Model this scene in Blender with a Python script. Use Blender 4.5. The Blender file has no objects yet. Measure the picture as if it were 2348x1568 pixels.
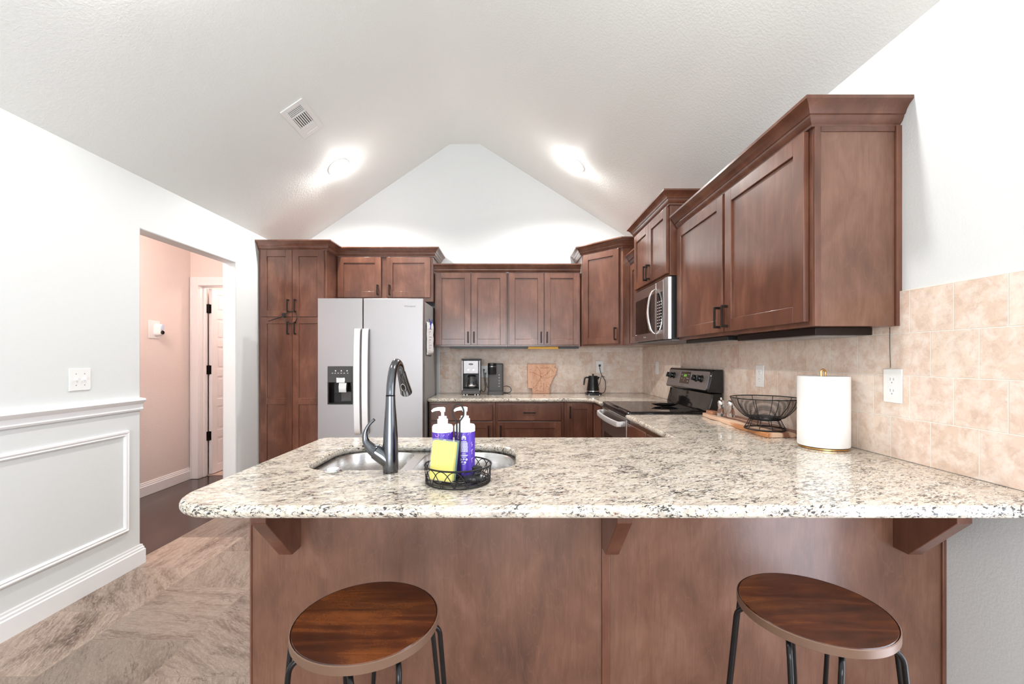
import bpy, bmesh, math, random
from mathutils import Vector, Matrix
R = math.radians
S = bpy.context.scene
COL = S.collection
random.seed(7)

# ------------------------------------------------------------------ camera
cam_d = bpy.data.cameras.new('camera')
cam = bpy.data.objects.new('camera', cam_d); COL.objects.link(cam)
cam.location = (0, 0, 1.278); cam.rotation_euler = (R(90), 0, 0)
cam_d.sensor_width = 36; cam_d.lens = 36*1000/2348
cam_d.shift_x = 6/2348; cam_d.shift_y = 38/2348
cam_d.clip_start = .02; cam_d.clip_end = 60
S.camera = cam
# ------------------------------------------------------------------ world, exposure
W = bpy.data.worlds.new('world'); S.world = W; W.use_nodes = True
W.node_tree.nodes['Background'].inputs[0].default_value = (.86, .93, 1, 1)
W.node_tree.nodes['Background'].inputs[1].default_value = 1.0
S.view_settings.view_transform = 'Standard'; S.view_settings.look = 'None'
S.view_settings.gamma = 1; S.view_settings.use_curve_mapping = False
S.view_settings.exposure = -0.24
S.cycles.use_denoising = True
S.cycles.max_bounces = 10; S.cycles.diffuse_bounces = 6; S.cycles.glossy_bounces = 4
S.cycles.transmission_bounces = 8; S.cycles.transparent_max_bounces = 8
S.cycles.sample_clamp_indirect = 6; S.cycles.caustics_reflective = False; S.cycles.caustics_refractive = False

def light(name, kind, loc, energy, color=(1, 1, 1), rot=(0, 0, 0), size=None, size_y=None, radius=None, spot=None):
    d = bpy.data.lights.new(name, kind); d.energy = energy; d.color = color
    if kind == 'AREA':
        d.shape = 'RECTANGLE'; d.size = size; d.size_y = size_y
    if radius is not None: d.shadow_soft_size = radius
    if spot: d.spot_size = R(spot); d.spot_blend = .6
    o = bpy.data.objects.new(name, d); COL.objects.link(o); o.location = loc; o.rotation_euler = rot
    return o
# daylight through the glazed rear wall of the dining end, behind the camera
light('window_daylight', 'AREA', (-.45, -3.12, 1.25), 205, (.91, .96, 1), (R(97), 0, 0), 2.8, 2.0)
light('bedroom_fill_light', 'POINT', (-2.75, 5.3, 2.2), 17, (1, .78, .71), radius=.12)  # added fill with no known lamp, brightens the open hall door
# daylight through the glazed side door just right of the camera
light('side_door_daylight', 'AREA', (1.50, .50, 1.05), 32, (.80, .86, 1), (0, R(90), 0), 1.9, .84)
# warm ceiling lamp of the hallway
light('hall_lamp_light', 'POINT', (-2.9, 3.1, 2.36), 52, (1, .75, .69), radius=.12)

# ------------------------------------------------------------------ mesh helpers
class MB:
    def __init__(s): s.bm = bmesh.new()
    def face(s, pts):
        try: return s.bm.faces.new([s.bm.verts.new(p) for p in pts])
        except ValueError: return None
    def obox(s, O, u, v, n, ur, vr, nr):
        O, u, v, n = map(Vector, (O, u, v, n)); P = []
        for a in ur:
            for b in vr:
                for c in nr: P.append(s.bm.verts.new(O+u*a+v*b+n*c))
        for f in ((0,1,3,2),(4,6,7,5),(0,4,5,1),(2,3,7,6),(0,2,6,4),(1,5,7,3)):
            s.bm.faces.new([P[i] for i in f])
        return s
    def box(s, x0, x1, y0, y1, z0, z1):
        return s.obox((0,0,0), (1,0,0), (0,1,0), (0,0,1), (x0,x1), (y0,y1), (z0,z1))
    def prism(s, pts, vec):
        vec = Vector(vec)
        a = [s.bm.verts.new(p) for p in pts]; b = [s.bm.verts.new(Vector(p)+vec) for p in pts]
        s.bm.faces.new(a); s.bm.faces.new(b[::-1]); n = len(a)
        for i in range(n): s.bm.faces.new((a[i], a[(i+1)%n], b[(i+1)%n], b[i]))
        return s
    def loft(s, rings, cap0=True, cap1=True, closed_u=False):
        V = [[s.bm.verts.new(p) for p in r] for r in rings]; n = len(V[0]); m = len(V)
        for i in range(m if closed_u else m-1):
            A, B = V[i], V[(i+1) % m]
            for k in range(n): s.bm.faces.new((A[k], A[(k+1)%n], B[(k+1)%n], B[k]))
        if not closed_u:
            if cap0: s.bm.faces.new(V[0][::-1])
            if cap1: s.bm.faces.new(V[-1])
        return s
    def lathe(s, prof, c, seg=32, M=None, cap=True):
        c = Vector(c); rings = []
        for r, z in prof:
            ring = []
            for k in range(seg):
                t = 2*math.pi*k/seg; p = Vector((max(r, 1e-5)*math.cos(t), max(r, 1e-5)*math.sin(t), z))
                ring.append((M @ p if M else p)+c)
            rings.append(ring)
        return s.loft(rings, cap, cap)
    def tube(s, pts, r, seg=8, closed=False):
        pts = [Vector(p) for p in pts]; n = len(pts)
        rr = r if isinstance(r, (list, tuple)) else [r]*n
        T = []
        for i in range(n):
            if closed: t = pts[(i+1)%n]-pts[i-1]
            else: t = pts[min(i+1, n-1)]-pts[max(i-1, 0)]
            T.append(t.normalized())
        N = T[0].orthogonal().normalized(); rings = []
        for i in range(n):
            N = (N-T[i]*N.dot(T[i]))
            if N.length < 1e-6: N = T[i].orthogonal()
            N.normalize(); Bn = T[i].cross(N)
            rings.append([pts[i]+(N*math.cos(2*math.pi*k/seg)+Bn*math.sin(2*math.pi*k/seg))*rr[i] for k in range(seg)])
        return s.loft(rings, True, True, closed)
    def sweep(s, path, prof, z0, side=1, cut=None):
        """profile (out, up) along an XY polyline, mitred; side=+1 puts 'out' to the right of travel"""
        P = [Vector((p[0], p[1])) for p in path]; n = len(P); rings = []
        def nrm(a, b):
            d = (b-a).normalized(); return Vector((d.y, -d.x))*side
        for i in range(n):
            if i == 0: m = nrm(P[0], P[1])
            elif i == n-1: m = nrm(P[-2], P[-1])
            else:
                a, b = nrm(P[i-1], P[i]), nrm(P[i], P[i+1]); m = (a+b)/(1+a.dot(b))
            rings.append([(P[i].x+m.x*o, P[i].y+m.y*o, z0+z) for o, z in prof])
        return s.loft(rings[cut[0]:cut[1]] if cut else rings)
    def cyl_patch(s, c, r, a0, a1, z0, z1, seg=None):
        seg = seg or max(1, int(abs(a1-a0)/R(6))+1)
        for k in range(seg):
            t0 = a0+(a1-a0)*k/seg; t1 = a0+(a1-a0)*(k+1)/seg
            f = lambda t, z: (c[0]+r*math.cos(t), c[1]+r*math.sin(t), z)
            s.face([f(t0, z0), f(t1, z0), f(t1, z1), f(t0, z1)])
        return s
    def build(s, name, mat, parent=None, bevel=0, smooth=38, recalc=True, doubles=False):
        bm = s.bm
        if doubles: bmesh.ops.remove_doubles(bm, verts=bm.verts, dist=1e-5)
        if recalc: bmesh.ops.recalc_face_normals(bm, faces=bm.faces)
        org = ORG.get(parent.name, Vector()) if parent else Vector()
        if org.length: bmesh.ops.translate(bm, verts=bm.verts, vec=-org)
        for f in bm.faces: f.smooth = True
        for e in bm.edges:
            if len(e.link_faces) != 2 or e.calc_face_angle(9) > R(smooth): e.smooth = False
        me = bpy.data.meshes.new(name); bm.to_mesh(me); bm.free()
        o = bpy.data.objects.new(name, me); COL.objects.link(o)
        me.materials.append(mat)
        if parent: o.parent = parent
        ORG[o.name] = org
        if bevel:
            b = o.modifiers.new('edge', 'BEVEL'); b.width = bevel; b.segments = 2; b.limit_method = 'ANGLE'; b.angle_limit = R(40)
        return o
ORG = {}
def tag(o, label, cat, group=None):
    o['label'] = label; o['category'] = cat
    if group: o['group'] = group
    return o
def thing(name, label, cat, loc=(0, 0, 0), group=None):
    o = bpy.data.objects.new(name, None); COL.objects.link(o); o.location = loc; o.empty_display_size = .05
    ORG[o.name] = Vector(loc); return tag(o, label, cat, group)
def struct(o, label=None):
    o['kind'] = 'structure'
    if label: o['label'] = label
    return o
def copy_tree(o, parent=None):
    c = o.copy(); COL.objects.link(c); ORG[c.name] = ORG.get(o.name, Vector())
    if parent: c.parent = parent
    for ch in list(o.children): copy_tree(ch, c)
    return c
def arc(c, r, a0, a1, n, plane='xy'):
    out = []
    for k in range(n+1):
        t = a0+(a1-a0)*k/n; a, b = r*math.cos(t), r*math.sin(t)
        c0 = Vector(c)
        out.append(c0+(Vector((a, b, 0)) if plane == 'xy' else Vector((a, 0, b)) if plane == 'xz' else Vector((0, a, b))))
    return out
def bez(p, n=12):
    """Catmull-Rom through points"""
    p = [Vector(q) for q in p]; out = []
    for i in range(len(p)-1):
        a, b, c, d = p[max(i-1, 0)], p[i], p[i+1], p[min(i+2, len(p)-1)]
        for k in range(n):
            t = k/n
            out.append(.5*((2*b)+(c-a)*t+(2*a-5*b+4*c-d)*t*t+(3*b-a-3*c+d)*t**3))
    out.append(p[-1]); return out
def rrect(x0, x1, y0, y1, r, n=6):
    """rounded rectangle, CCW; r = one radius or four (bl, br, tr, tl)"""
    rs = r if isinstance(r, (list, tuple)) else [r]*4; out = []
    for (cx, cy, a), q in zip(((x0, y0, 180), (x1, y0, 270), (x1, y1, 0), (x0, y1, 90)), rs):
        sx = 1 if cx == x0 else -1; sy = 1 if cy == y0 else -1
        for k in range(n+1):
            t = R(a+90*k/n); out.append((cx+sx*q+q*math.cos(t), cy+sy*q+q*math.sin(t)))
    return out
def inset(poly, d):
    n = len(poly); out = []
    for i in range(n):
        p0, p, p1 = Vector(poly[i-1]), Vector(poly[i]), Vector(poly[(i+1) % n])
        a = (p-p0); b = (p1-p)
        if a.length < 1e-7: a = b
        if b.length < 1e-7: b = a
        a.normalize(); b.normalize()
        na, nb = Vector((-a.y, a.x)), Vector((-b.y, b.x)); m = (na+nb)/max(.3, 1+na.dot(nb))
        out.append(tuple(p+m*d))
    return out
def text_mesh(s, body, size, M, name, mat, parent, depth=.0004):
    cu = bpy.data.curves.new(name, 'FONT'); cu.body = body; cu.size = size; cu.extrude = depth
    cu.align_x = 'CENTER'; cu.align_y = 'CENTER'; cu.resolution_u = 2
    t = bpy.data.objects.new(name+'_tmp', cu); COL.objects.link(t)
    dg = bpy.context.evaluated_depsgraph_get()
    me = bpy.data.meshes.new_from_object(t.evaluated_get(dg)); bpy.data.objects.remove(t)
    org = ORG.get(parent.name, Vector()); me.transform(Matrix.Translation(-org) @ M); me.materials.clear(); me.materials.append(mat)
    o = bpy.data.objects.new(name, me); COL.objects.link(o); o.parent = parent; ORG[o.name] = org
    return o
def frame(O, u, v):
    """matrix with local x=u, y=v, z=u x v at O"""
    u, v = Vector(u).normalized(), Vector(v).normalized(); n = u.cross(v)
    return Matrix(((u.x, v.x, n.x, O[0]), (u.y, v.y, n.y, O[1]), (u.z, v.z, n.z, O[2]), (0, 0, 0, 1)))

# ------------------------------------------------------------------ materials
def base(name, color=(.8, .8, .8), rough=.5, metal=0, spec=.5, coat=0, coat_rough=.1, trans=0, ior=1.45, emit=None, estr=0, alpha=1):
    m = bpy.data.materials.new(name); m.use_nodes = True
    b = m.node_tree.nodes['Principled BSDF']
    b.inputs['Base Color'].default_value = (*color, 1); b.inputs['Roughness'].default_value = rough
    b.inputs['Metallic'].default_value = metal; b.inputs['Specular IOR Level'].default_value = spec
    b.inputs['Coat Weight'].default_value = coat; b.inputs['Coat Roughness'].default_value = coat_rough
    b.inputs['Transmission Weight'].default_value = trans; b.inputs['IOR'].default_value = ior
    b.inputs['Alpha'].default_value = alpha
    if emit: b.inputs['Emission Color'].default_value = (*emit, 1); b.inputs['Emission Strength'].default_value = estr
    return m
class NT:
    def __init__(s, m): s.t = m.node_tree; s.b = s.t.nodes['Principled BSDF']
    def n(s, typ, **kw):
        x = s.t.nodes.new(typ)
        for k, v in kw.items():
            if k[0] == 'i' and k[1:].isdigit(): s.put(x.inputs[int(k[1:])], v)
            else: setattr(x, k, v)
        return x
    def put(s, inp, v):
        if isinstance(v, bpy.types.NodeSocket): s.t.links.new(v, inp)
        elif isinstance(v, bpy.types.Node): s.t.links.new(v.outputs[0], inp)
        else: inp.default_value = v
    def math(s, op, a, b=0.0, c=0.0): return s.n('ShaderNodeMath', operation=op, i0=a, i1=b, i2=c).outputs[0]
    def coord(s, scale=(1, 1, 1), rot=(0, 0, 0), loc=(0, 0, 0), rand=False):
        v = s.n('ShaderNodeTexCoord').outputs['Object']
        if rand:
            r = s.n('ShaderNodeObjectInfo').outputs['Random']
            r = s.n('ShaderNodeVectorMath', operation='SCALE', i0=(7.3, 3.1, 5.7), i3=r).outputs[0]
            v = s.n('ShaderNodeVectorMath', operation='ADD', i0=v, i1=r).outputs[0]
        return s.n('ShaderNodeMapping', i0=v, i1=loc, i2=rot, i3=scale).outputs[0]
    def noise(s, vec, scale, detail=4, rough=.5, dist=0):
        x = s.n('ShaderNodeTexNoise'); s.put(x.inputs['Vector'], vec); x.inputs['Scale'].default_value = scale
        x.inputs['Detail'].default_value = detail; x.inputs['Roughness'].default_value = rough; x.inputs['Distortion'].default_value = dist
        return x.outputs[0]
    def ramp(s, fac, stops, interp='LINEAR'):
        x = s.n('ShaderNodeValToRGB'); s.put(x.inputs[0], fac); e = x.color_ramp; e.interpolation = interp
        while len(e.elements) < len(stops): e.elements.new(.5)
        for el, (p, c) in zip(e.elements, stops):
            el.position = p; el.color = (*c, 1) if isinstance(c, tuple) else (c, c, c, 1)
        return x.outputs[0]
    def mix(s, fac, a, b, mode='MIX'):
        x = s.n('ShaderNodeMix', data_type='RGBA', blend_type=mode); s.put(x.inputs[0], fac)
        s.put(x.inputs[6], (*a, 1) if isinstance(a, tuple) else a); s.put(x.inputs[7], (*b, 1) if isinstance(b, tuple) else b)
        return x.outputs[2]
    def bump(s, h, strength=.2, dist=.002):
        x = s.n('ShaderNodeBump'); x.inputs['Strength'].default_value = strength; x.inputs['Distance'].default_value = dist
        s.put(x.inputs['Height'], h); s.put(s.b.inputs['Normal'], x.outputs[0]); return x
    def color(s, c): s.put(s.b.inputs['Base Color'], c)
    def rough(s, r): s.put(s.b.inputs['Roughness'], r)

def wood_mat(name, dark, mid, lite, figure=False, rough=.3, coat=.35, scale=(9, 9, 1.1), rand=True, amp=1.0, gw=.55):
    m = base(name, mid, rough, coat=coat, coat_rough=.16); t = NT(m)
    v = t.coord(scale, rand=rand)
    g = t.noise(v, 3.2, 8, .62, .9)
    blot = t.noise(t.coord((1, 1, .7), rand=rand), 5.0, 3, .55, .4)
    f = t.math('ADD', t.math('MULTIPLY', g, gw), t.math('MULTIPLY', blot, 1.05-gw))
    c = t.ramp(f, [(.5-.17*amp, dark), (.53, mid), (.53+.17*amp, lite)])
    fine = t.noise(t.coord((120, 120, 4), rand=rand), 2.0, 3)
    c = t.mix(t.ramp(fine, [(.5, 0.), (.75, .28)]), c, dark)
    if figure:
        h = t.noise(t.coord((2.2, 2.2, .5), rand=rand), 2.4, 4, .5, .35)
        w = t.math('PINGPONG', t.math('MULTIPLY', h, 26.0), .5)
        c = t.mix(t.math('MULTIPLY', t.ramp(w, [(0., 1.), (.08, 0.)]), .20), c, lite)
    t.color(c); t.bump(fine, .05, .001)
    return m
M_ = {}
M_['wood'] = wood_mat('stained_cabinet_wood', (.058, .019, .010), (.132, .049, .028), (.225, .096, .058), scale=(6, 6, .9), gw=.40, coat=.5, amp=1.25)
M_['ply'] = wood_mat('stained_birch_panel', (.076, .034, .022), (.160, .073, .045), (.24, .120, .080), figure=True, rough=.30, coat=.45, scale=(6, 6, 1.5), gw=.40, amp=1.25)
M_['wood_in'] = base('cabinet_shadow_gap', (.035, .012, .008), .6)
M_['seat'] = wood_mat('glossy_stool_seat_wood', (.012, .003, .001), (.066, .014, .004), (.17, .046, .010), rough=.2, coat=.5, scale=(1.2, 9, 9), amp=.9)
M_['seat_rim'] = base('seat_edge_painted_sheen', (.17, .098, .065), .34, .2)  # wood edge colour lightened to stand in for the window reflection
M_['board'] = None
def granite():
    m = base('speckled_granite', (.75, .66, .55), .10, spec=.5); t = NT(m)
    o = t.n('ShaderNodeVectorRotate', rotation_type='Z_AXIS', i0=t.n('ShaderNodeTexCoord').outputs['Object']); o.inputs['Angle'].default_value = R(-24); o = o.outputs[0]
    def c_(sc, loc=(0, 0, 0)): return t.n('ShaderNodeMapping', i0=o, i1=loc, i3=sc).outputs[0]
    big = t.noise(c_((8, 15, 12)), 1.7, 5, .62, .4)
    c = t.ramp(big, [(.33, (.52, .46, .40)), (.46, (.66, .58, .47)), (.57, (.71, .65, .56)), (.7, (.60, .47, .38))])
    w = t.noise(c_((30, 74, 60)), 1.25, 6, .66, .7)
    c = t.mix(t.ramp(w, [(.50, 0.), (.60, .72)]), c, (.37, .31, .26))
    clus = t.noise(c_((7, 12, 11), (8, 2, 5)), 1.0, 3)
    n2 = t.noise(c_((36, 100, 84), (3, 9, 1)), 1.55, 5, .66, .9)
    th = t.math('ADD', n2, t.math('MULTIPLY', t.math('SUBTRACT', clus, .5), .34))
    c = t.mix(t.ramp(th, [(.545, 0.), (.59, .97)]), c, (.034, .032, .034))
    n3 = t.noise(c_((34, 82, 70), (11, 4, 7)), 1.35, 4, .6, .8)
    c = t.mix(t.ramp(n3, [(.635, 0.), (.675, .85)]), c, (.14, .042, .026))
    n4 = t.noise(c_((30, 60, 60), (1, 14, 17)), 1.2, 5, .66, .8)
    c = t.mix(t.ramp(n4, [(.56, 0.), (.64, .8)]), c, (.80, .78, .75))
    t.color(c); return m
M_['granite'] = granite()
def paint(name, col, scale, strength, dist=.003, rough=.6, spec=.3):
    m = base(name, col, rough, spec=spec); t = NT(m)
    n = t.noise(t.coord(), scale, 4, .6, .3)
    t.bump(t.ramp(n, [(.42, 0.), (.62, 1.)]), strength, dist); return m
M_['wall'] = paint('wall_paint', (.735, .755, .755), 110, .14, .002)
M_['ceil'] = paint('knockdown_ceiling_paint', (.87, .89, .87), 75, .20, .003)
M_['hall'] = paint('hall_paint', (.80, .72, .68), 95, .25)
M_['trim'] = base('white_trim_gloss', (.86, .86, .87), .3)
M_['white'] = base('white_plastic', (.86, .86, .85), .32)
M_['white_soft'] = base('white_satin', (.88, .88, .88), .5)
def tilemat(name, axis, size, su, z0):
    m = base(name, (.7, .5, .4), .55, spec=.35); t = NT(m)
    o = t.n('ShaderNodeTexCoord').outputs['Object']; sp = t.n('ShaderNodeSeparateXYZ', i0=o)
    u = t.math('ADD', sp.outputs[axis], su); z = t.math('SUBTRACT', sp.outputs[2], z0)
    v = t.n('ShaderNodeCombineXYZ', i0=u, i1=z).outputs[0]
    br = t.n('ShaderNodeTexBrick', offset=.5, offset_frequency=2); t.put(br.inputs['Vector'], v)
    br.inputs['Scale'].default_value = 1; br.inputs['Brick Width'].default_value = size; br.inputs['Row Height'].default_value = size
    br.inputs['Mortar Size'].default_value = .0020; br.inputs['Mortar Smooth'].default_value = .35; br.inputs['Bias'].default_value = 0
    br.inputs['Color1'].default_value = (0, 0, 0, 1); br.inputs['Color2'].default_value = (1, 1, 1, 1); br.inputs['Mortar'].default_value = (.5, .5, .5, 1)
    tint = t.ramp(br.outputs[0], [(0, (.69, .50, .39)), (.35, (.80, .66, .55)), (.7, (.75, .57, .47)), (1, (.84, .73, .64))])
    n = t.noise(t.coord(), 26, 7, .68, .6); n2 = t.noise(t.coord((1, 1, 1), (0, 0, 0), (4, 8, 2)), 17, 7, .72, .3)
    c = t.mix(t.ramp(n, [(.44, .0), (.66, .65)]), tint, (.60, .44, .35))
    c = t.mix(t.ramp(n2, [(.45, 0.), (.62, .7)]), c, (.88, .79, .72))
    pit = t.noise(t.coord(), 140, 3, .6); c = t.mix(t.ramp(pit, [(.66, 0.), (.74, .5)]), c, (.48, .33, .25))
    c = t.mix(br.outputs[1], c, (.90, .83, .75))
    t.color(c)
    h = t.math('SUBTRACT', t.math('MULTIPLY', n, .35), br.outputs[1]); t.bump(h, .75, .004); return m
M_['tile_right'] = tilemat('tumbled_travertine_right', 1, .1515, .1327, .914)
M_['tile_back'] = tilemat('tumbled_travertine_back', 0, .1446, .06, .914)
def floormat():
    m = base('stone_look_floor_tile', (.4, .3, .25), .38); t = NT(m)
    o = t.n('ShaderNodeTexCoord').outputs['Object']; sp = t.n('ShaderNodeSeparateXYZ', i0=o)
    u = t.math('ADD', sp.outputs[1], .072); w = t.math('ADD', sp.outputs[0], 1.9)
    v = t.n('ShaderNodeCombineXYZ', i0=u, i1=w).outputs[0]
    br = t.n('ShaderNodeTexBrick', offset=.5, offset_frequency=2); t.put(br.inputs['Vector'], v)
    br.inputs['Scale'].default_value = 1; br.inputs['Brick Width'].default_value = .456; br.inputs['Row Height'].default_value = .456
    br.inputs['Mortar Size'].default_value = .0022; br.inputs['Mortar Smooth'].default_value = .1; br.inputs['Bias'].default_value = 0
    br.inputs['Color1'].default_value = (0, 0, 0, 1); br.inputs['Color2'].default_value = (1, 1, 1, 1); br.inputs['Mortar'].default_value = (.5, .5, .5, 1)
    r = br.outputs[0]
    rot = t.n('ShaderNodeVectorRotate', rotation_type='Z_AXIS', i0=o); t.put(rot.inputs['Angle'], t.math('MULTIPLY', r, 1.7))
    off = t.n('ShaderNodeVectorMath', operation='SCALE', i0=(9., 5., 0.), i3=r).outputs[0]
    q = t.n('ShaderNodeVectorMath', operation='ADD', i0=rot.outputs[0], i1=off).outputs[0]
    mp = t.n('ShaderNodeMapping', i0=q, i3=(1.5, 8, 1)).outputs[0]
    n = t.noise(mp, 1.3, 12, .72, .5)
    c = t.ramp(n, [(.33, (.060, .034, .024)), (.43, (.150, .098, .073)), (.53, (.30, .225, .182)), (.64, (.165, .108, .080))])
    big = t.noise(q, 2.2, 3); c = t.mix(t.ramp(big, [(.42, 0.), (.62, .55)]), c, (.34, .27, .215))
    vn = t.noise(t.n('ShaderNodeMapping', i0=q, i1=(3, 7, 0), i3=(1.1, 4.5, 1)).outputs[0], 1.5, 7, .62, .6)
    vl = t.math('PINGPONG', t.math('MULTIPLY', vn, 5.0), .5)
    c = t.mix(t.ramp(vl, [(0., .75), (.05, .0)]), c, (.075, .042, .030))
    spk = t.noise(t.n('ShaderNodeMapping', i0=q, i3=(14, 60, 1)).outputs[0], 2.0, 6, .7); c = t.mix(t.ramp(spk, [(.47, 0.), (.66, .6)]), c, (.44, .36, .30))
    grit = t.noise(t.coord(), 170, 3); c = t.mix(t.ramp(grit, [(.55, 0.), (.70, .6)]), c, (.12, .085, .068))
    r2 = t.math('FRACT', t.math('MULTIPLY', r, 7.31)); c = t.mix(1.0, c, t.ramp(r2, [(0., .78), (1., 1.34)]), 'MULTIPLY')
    c = t.mix(br.outputs[1], c, (.27, .20, .16)); t.color(c)
    t.bump(t.math('SUBTRACT', t.math('MULTIPLY', n, .4), br.outputs[1]), .25, .003); return m
M_['floor'] = floormat()
M_['hall_floor'] = wood_mat('dark_hall_plank', (.018, .008, .005), (.036, .016, .011), (.060, .030, .021), rough=.24, scale=(9, 1.1, 9), rand=False)
def steelmat(name, col, rough, axis_scale):
    m = base(name, col, rough, 1); t = NT(m)
    n = t.noise(t.coord(axis_scale), 1, 3); t.rough(t.math('ADD', rough-.05, t.math('MULTIPLY', n, .1)))
    t.bump(n, .04, .001); return m
M_['steel'] = steelmat('brushed_stainless', (.42, .40, .405), .46, (6, 6, 420))
M_['handle_steel'] = base('satin_handle_steel', (.86, .85, .85), .5, .85)
M_['steel_dk'] = steelmat('brushed_dark_stainless', (.42, .38, .36), .36, (6, 6, 420))
M_['sink'] = steelmat('satin_sink_steel', (.70, .68, .66), .27, (8, 8, 200))
M_['chrome'] = base('bright_metal', (.82, .81, .80), .18, 1)
M_['slate'] = base('dark_gunmetal', (.15, .157, .17), .17, 1)
M_['gray_side'] = base('grey_appliance_side', (.30, .295, .30), .45)
M_['black'] = base('black_plastic', (.012, .012, .013), .35)
M_['black_gloss'] = base('black_glass', (.010, .009, .009), .05, spec=.6)
M_['black_metal'] = base('black_satin_metal', (.014, .013, .013), .24, .4)
M_['wire'] = base('black_wire', (.022, .020, .020), .45, .5)
M_['charcoal'] = base('charcoal_plastic', (.085, .078, .078), .42)
M_['bronze'] = base('dark_bronze_pull', (.022, .015, .013), .35, .6)
M_['glass'] = base('clear_glass', (1, 1, 1), .02, trans=1, ior=1.45)
M_['wrap'] = base('thin_clear_wrap', (1, 1, 1), .08, spec=.6, alpha=.16)
M_['gold'] = base('brass', (.72, .42, .16), .22, 1)
M_['paper'] = paint('paper_towel', (.90, .89, .87), 160, .2, .002, .9)
M_['note'] = base('note_paper', (.88, .88, .90), .8)
M_['blue'] = base('blue_clip', (.02, .05, .45), .4)
M_['yellow'] = paint('yellow_sponge', (.83, .73, .07), 260, .5, .002, .8)
M_['green'] = paint('green_scour_pad', (.06, .33, .20), 400, .5, .002, .9)
M_['violet'] = base('violet_label', (.075, .030, .39), .34)
M_['pink'] = base('pink_scribble', (.80, .45, .66), .4)
M_['label_white'] = base('white_print', (.85, .85, .88), .45)
M_['grey_print'] = base('grey_print', (.30, .30, .32), .5)
M_['engrave'] = base('burnt_engraving', (.40, .12, .035), .7)
M_['maple'] = wood_mat('pale_engraved_board', (.62, .30, .17), (.75, .41, .26), (.83, .52, .36), rough=.5, coat=.1, amp=.8)
M_['maple_edge'] = base('burnt_edge', (.30, .13, .05), .6)
M_['cleat'] = base('raw_yellow_wood', (.72, .40, .06), .6)
M_['lens'] = base('lamp_lens', (1, 1, 1), .5, emit=(1, .98, .95), estr=14)
M_['led'] = base('green_display', (.02, .05, .01), .5, emit=(.25, .9, .06), estr=1.2)
M_['brown_panel'] = base('brown_tinted_glass', (.055, .028, .018), .08, spec=.6)
M_['dark_vent'] = base('vent_interior', (.02, .02, .02), .8)
M_['hinge'] = base('bronze_hinge', (.012, .009, .008), .4, .6)
M_['nl'] = base('pale_blue_reflection', (.55, .68, .85), .15, spec=.6)  # blue reflection on the night light, put in as colour
M_['carpet'] = paint('bedroom_carpet', (.66, .52, .45), 300, .5, .004, .95)
def boardmat():
    m = base('striped_live_edge_wood', (.6, .3, .15), .45); t = NT(m)
    sp = t.n('ShaderNodeSeparateXYZ', i0=t.n('ShaderNodeTexCoord').outputs['Object'])
    n = t.noise(t.coord((3, 1.2, 3), rand=False), 4, 4, .6, .5)
    f = t.math('ADD', t.math('MULTIPLY', t.math('ADD', sp.outputs[0], .085), 5.6), t.math('MULTIPLY', t.math('SUBTRACT', n, .5), .35))
    c = t.ramp(f, [(0, (.50, .21, .08)), (.06, (.74, .49, .34)), (.30, (.78, .55, .40)), (.36, (.25, .105, .065)), (.56, (.32, .14, .09)),
                   (.60, (.76, .52, .37)), (.66, (.74, .49, .34)), (.70, (.28, .12, .075)), (1, (.42, .20, .12))])
    t.color(c); return m
M_['board'] = boardmat()

# ------------------------------------------------------------------ room shell
XL, XR, YB, ZC, ZU = -2.30, 1.417, 4.62, .914, 1.396
def zl(x): return 2.41+.682*(x+2.30)
def zr(x): return 2.455+.631*(1.417-x)
struct(MB().box(-2.36, 1.53, -3.3, 4.73, -.1, 0).build('floor', M_['floor']))
struct(MB().box(-3.55, -2.36, .9, 4.775, -.1, -.002).build('floor_hall', M_['hall_floor']))
struct(MB().box(-3.55, -2.30, 4.775, 6.4, -.1, .004).build('floor_bedroom', M_['carpet']))
c = MB(); lo = [(-2.43, zl(-2.43)), (-.628, 3.55), (-.314, 3.55), (1.53, zr(1.53))]
c.prism([(x, -3.3, z) for x, z in lo]+[(x, -3.3, z+.14) for x, z in lo[::-1]], (0, 8.03, 0))
struct(c.build('ceiling', M_['ceil']))
w = MB(); w.prism([(-2.415, y, z) for y, z in ((-3.3, 0), (2.72, 0), (2.72, 2.085), (3.67, 2.085), (3.67, 0), (4.62, 0), (4.62, 2.43), (-3.3, 2.43))], (.115, 0, 0))
struct(w.build('wall_left', M_['wall'], bevel=.008))
w = MB(); w.box(XR, 1.53, -3.3, .05, 0, 2.47); w.box(XR, 1.53, .05, .95, 2.06, 2.47); w.box(XR, 1.53, .95, 4.73, 0, 2.47)
struct(w.build('wall_right', M_['wall']))
w = MB(); w.box(1.43, 1.475, .05, .09, 0, 2.06); w.box(1.43, 1.475, .91, .95, 0, 2.06); w.box(1.43, 1.475, .09, .91, 0, .09); w.box(1.43, 1.475, .09, .91, 2.0, 2.06)
struct(w.build('window_2', M_['trim']), 'white frame of the glazed side door')
c = MB(); pl = [(-2.43, 0), (1.53, 0), (1.53, zr(1.53)+.03), (-.314, 3.58), (-.628, 3.58), (-2.43, zl(-2.43)+.03)]
c.prism([(x, YB, z) for x, z in pl], (0, .11, 0)); struct(c.build('wall_back', M_['wall']))
c = MB(); c.box(-2.43, -1.9, -3.3, -3.2, 0, 2.2); c.box(1.0, 1.53, -3.3, -3.2, 0, 2.2)
pl = [(-2.43, 2.2), (1.53, 2.2), (1.53, zr(1.53)+.03), (-.314, 3.58), (-.628, 3.58), (-2.43, zl(-2.43)+.03)]
c.prism([(x, -3.3, z) for x, z in pl], (0, .1, 0)); struct(c.build('wall_rear', M_['wall']))
c = MB()
for x in (-1.9, -.48, .94): c.box(x, x+.06, -3.29, -3.22, 0, 2.2)
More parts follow.
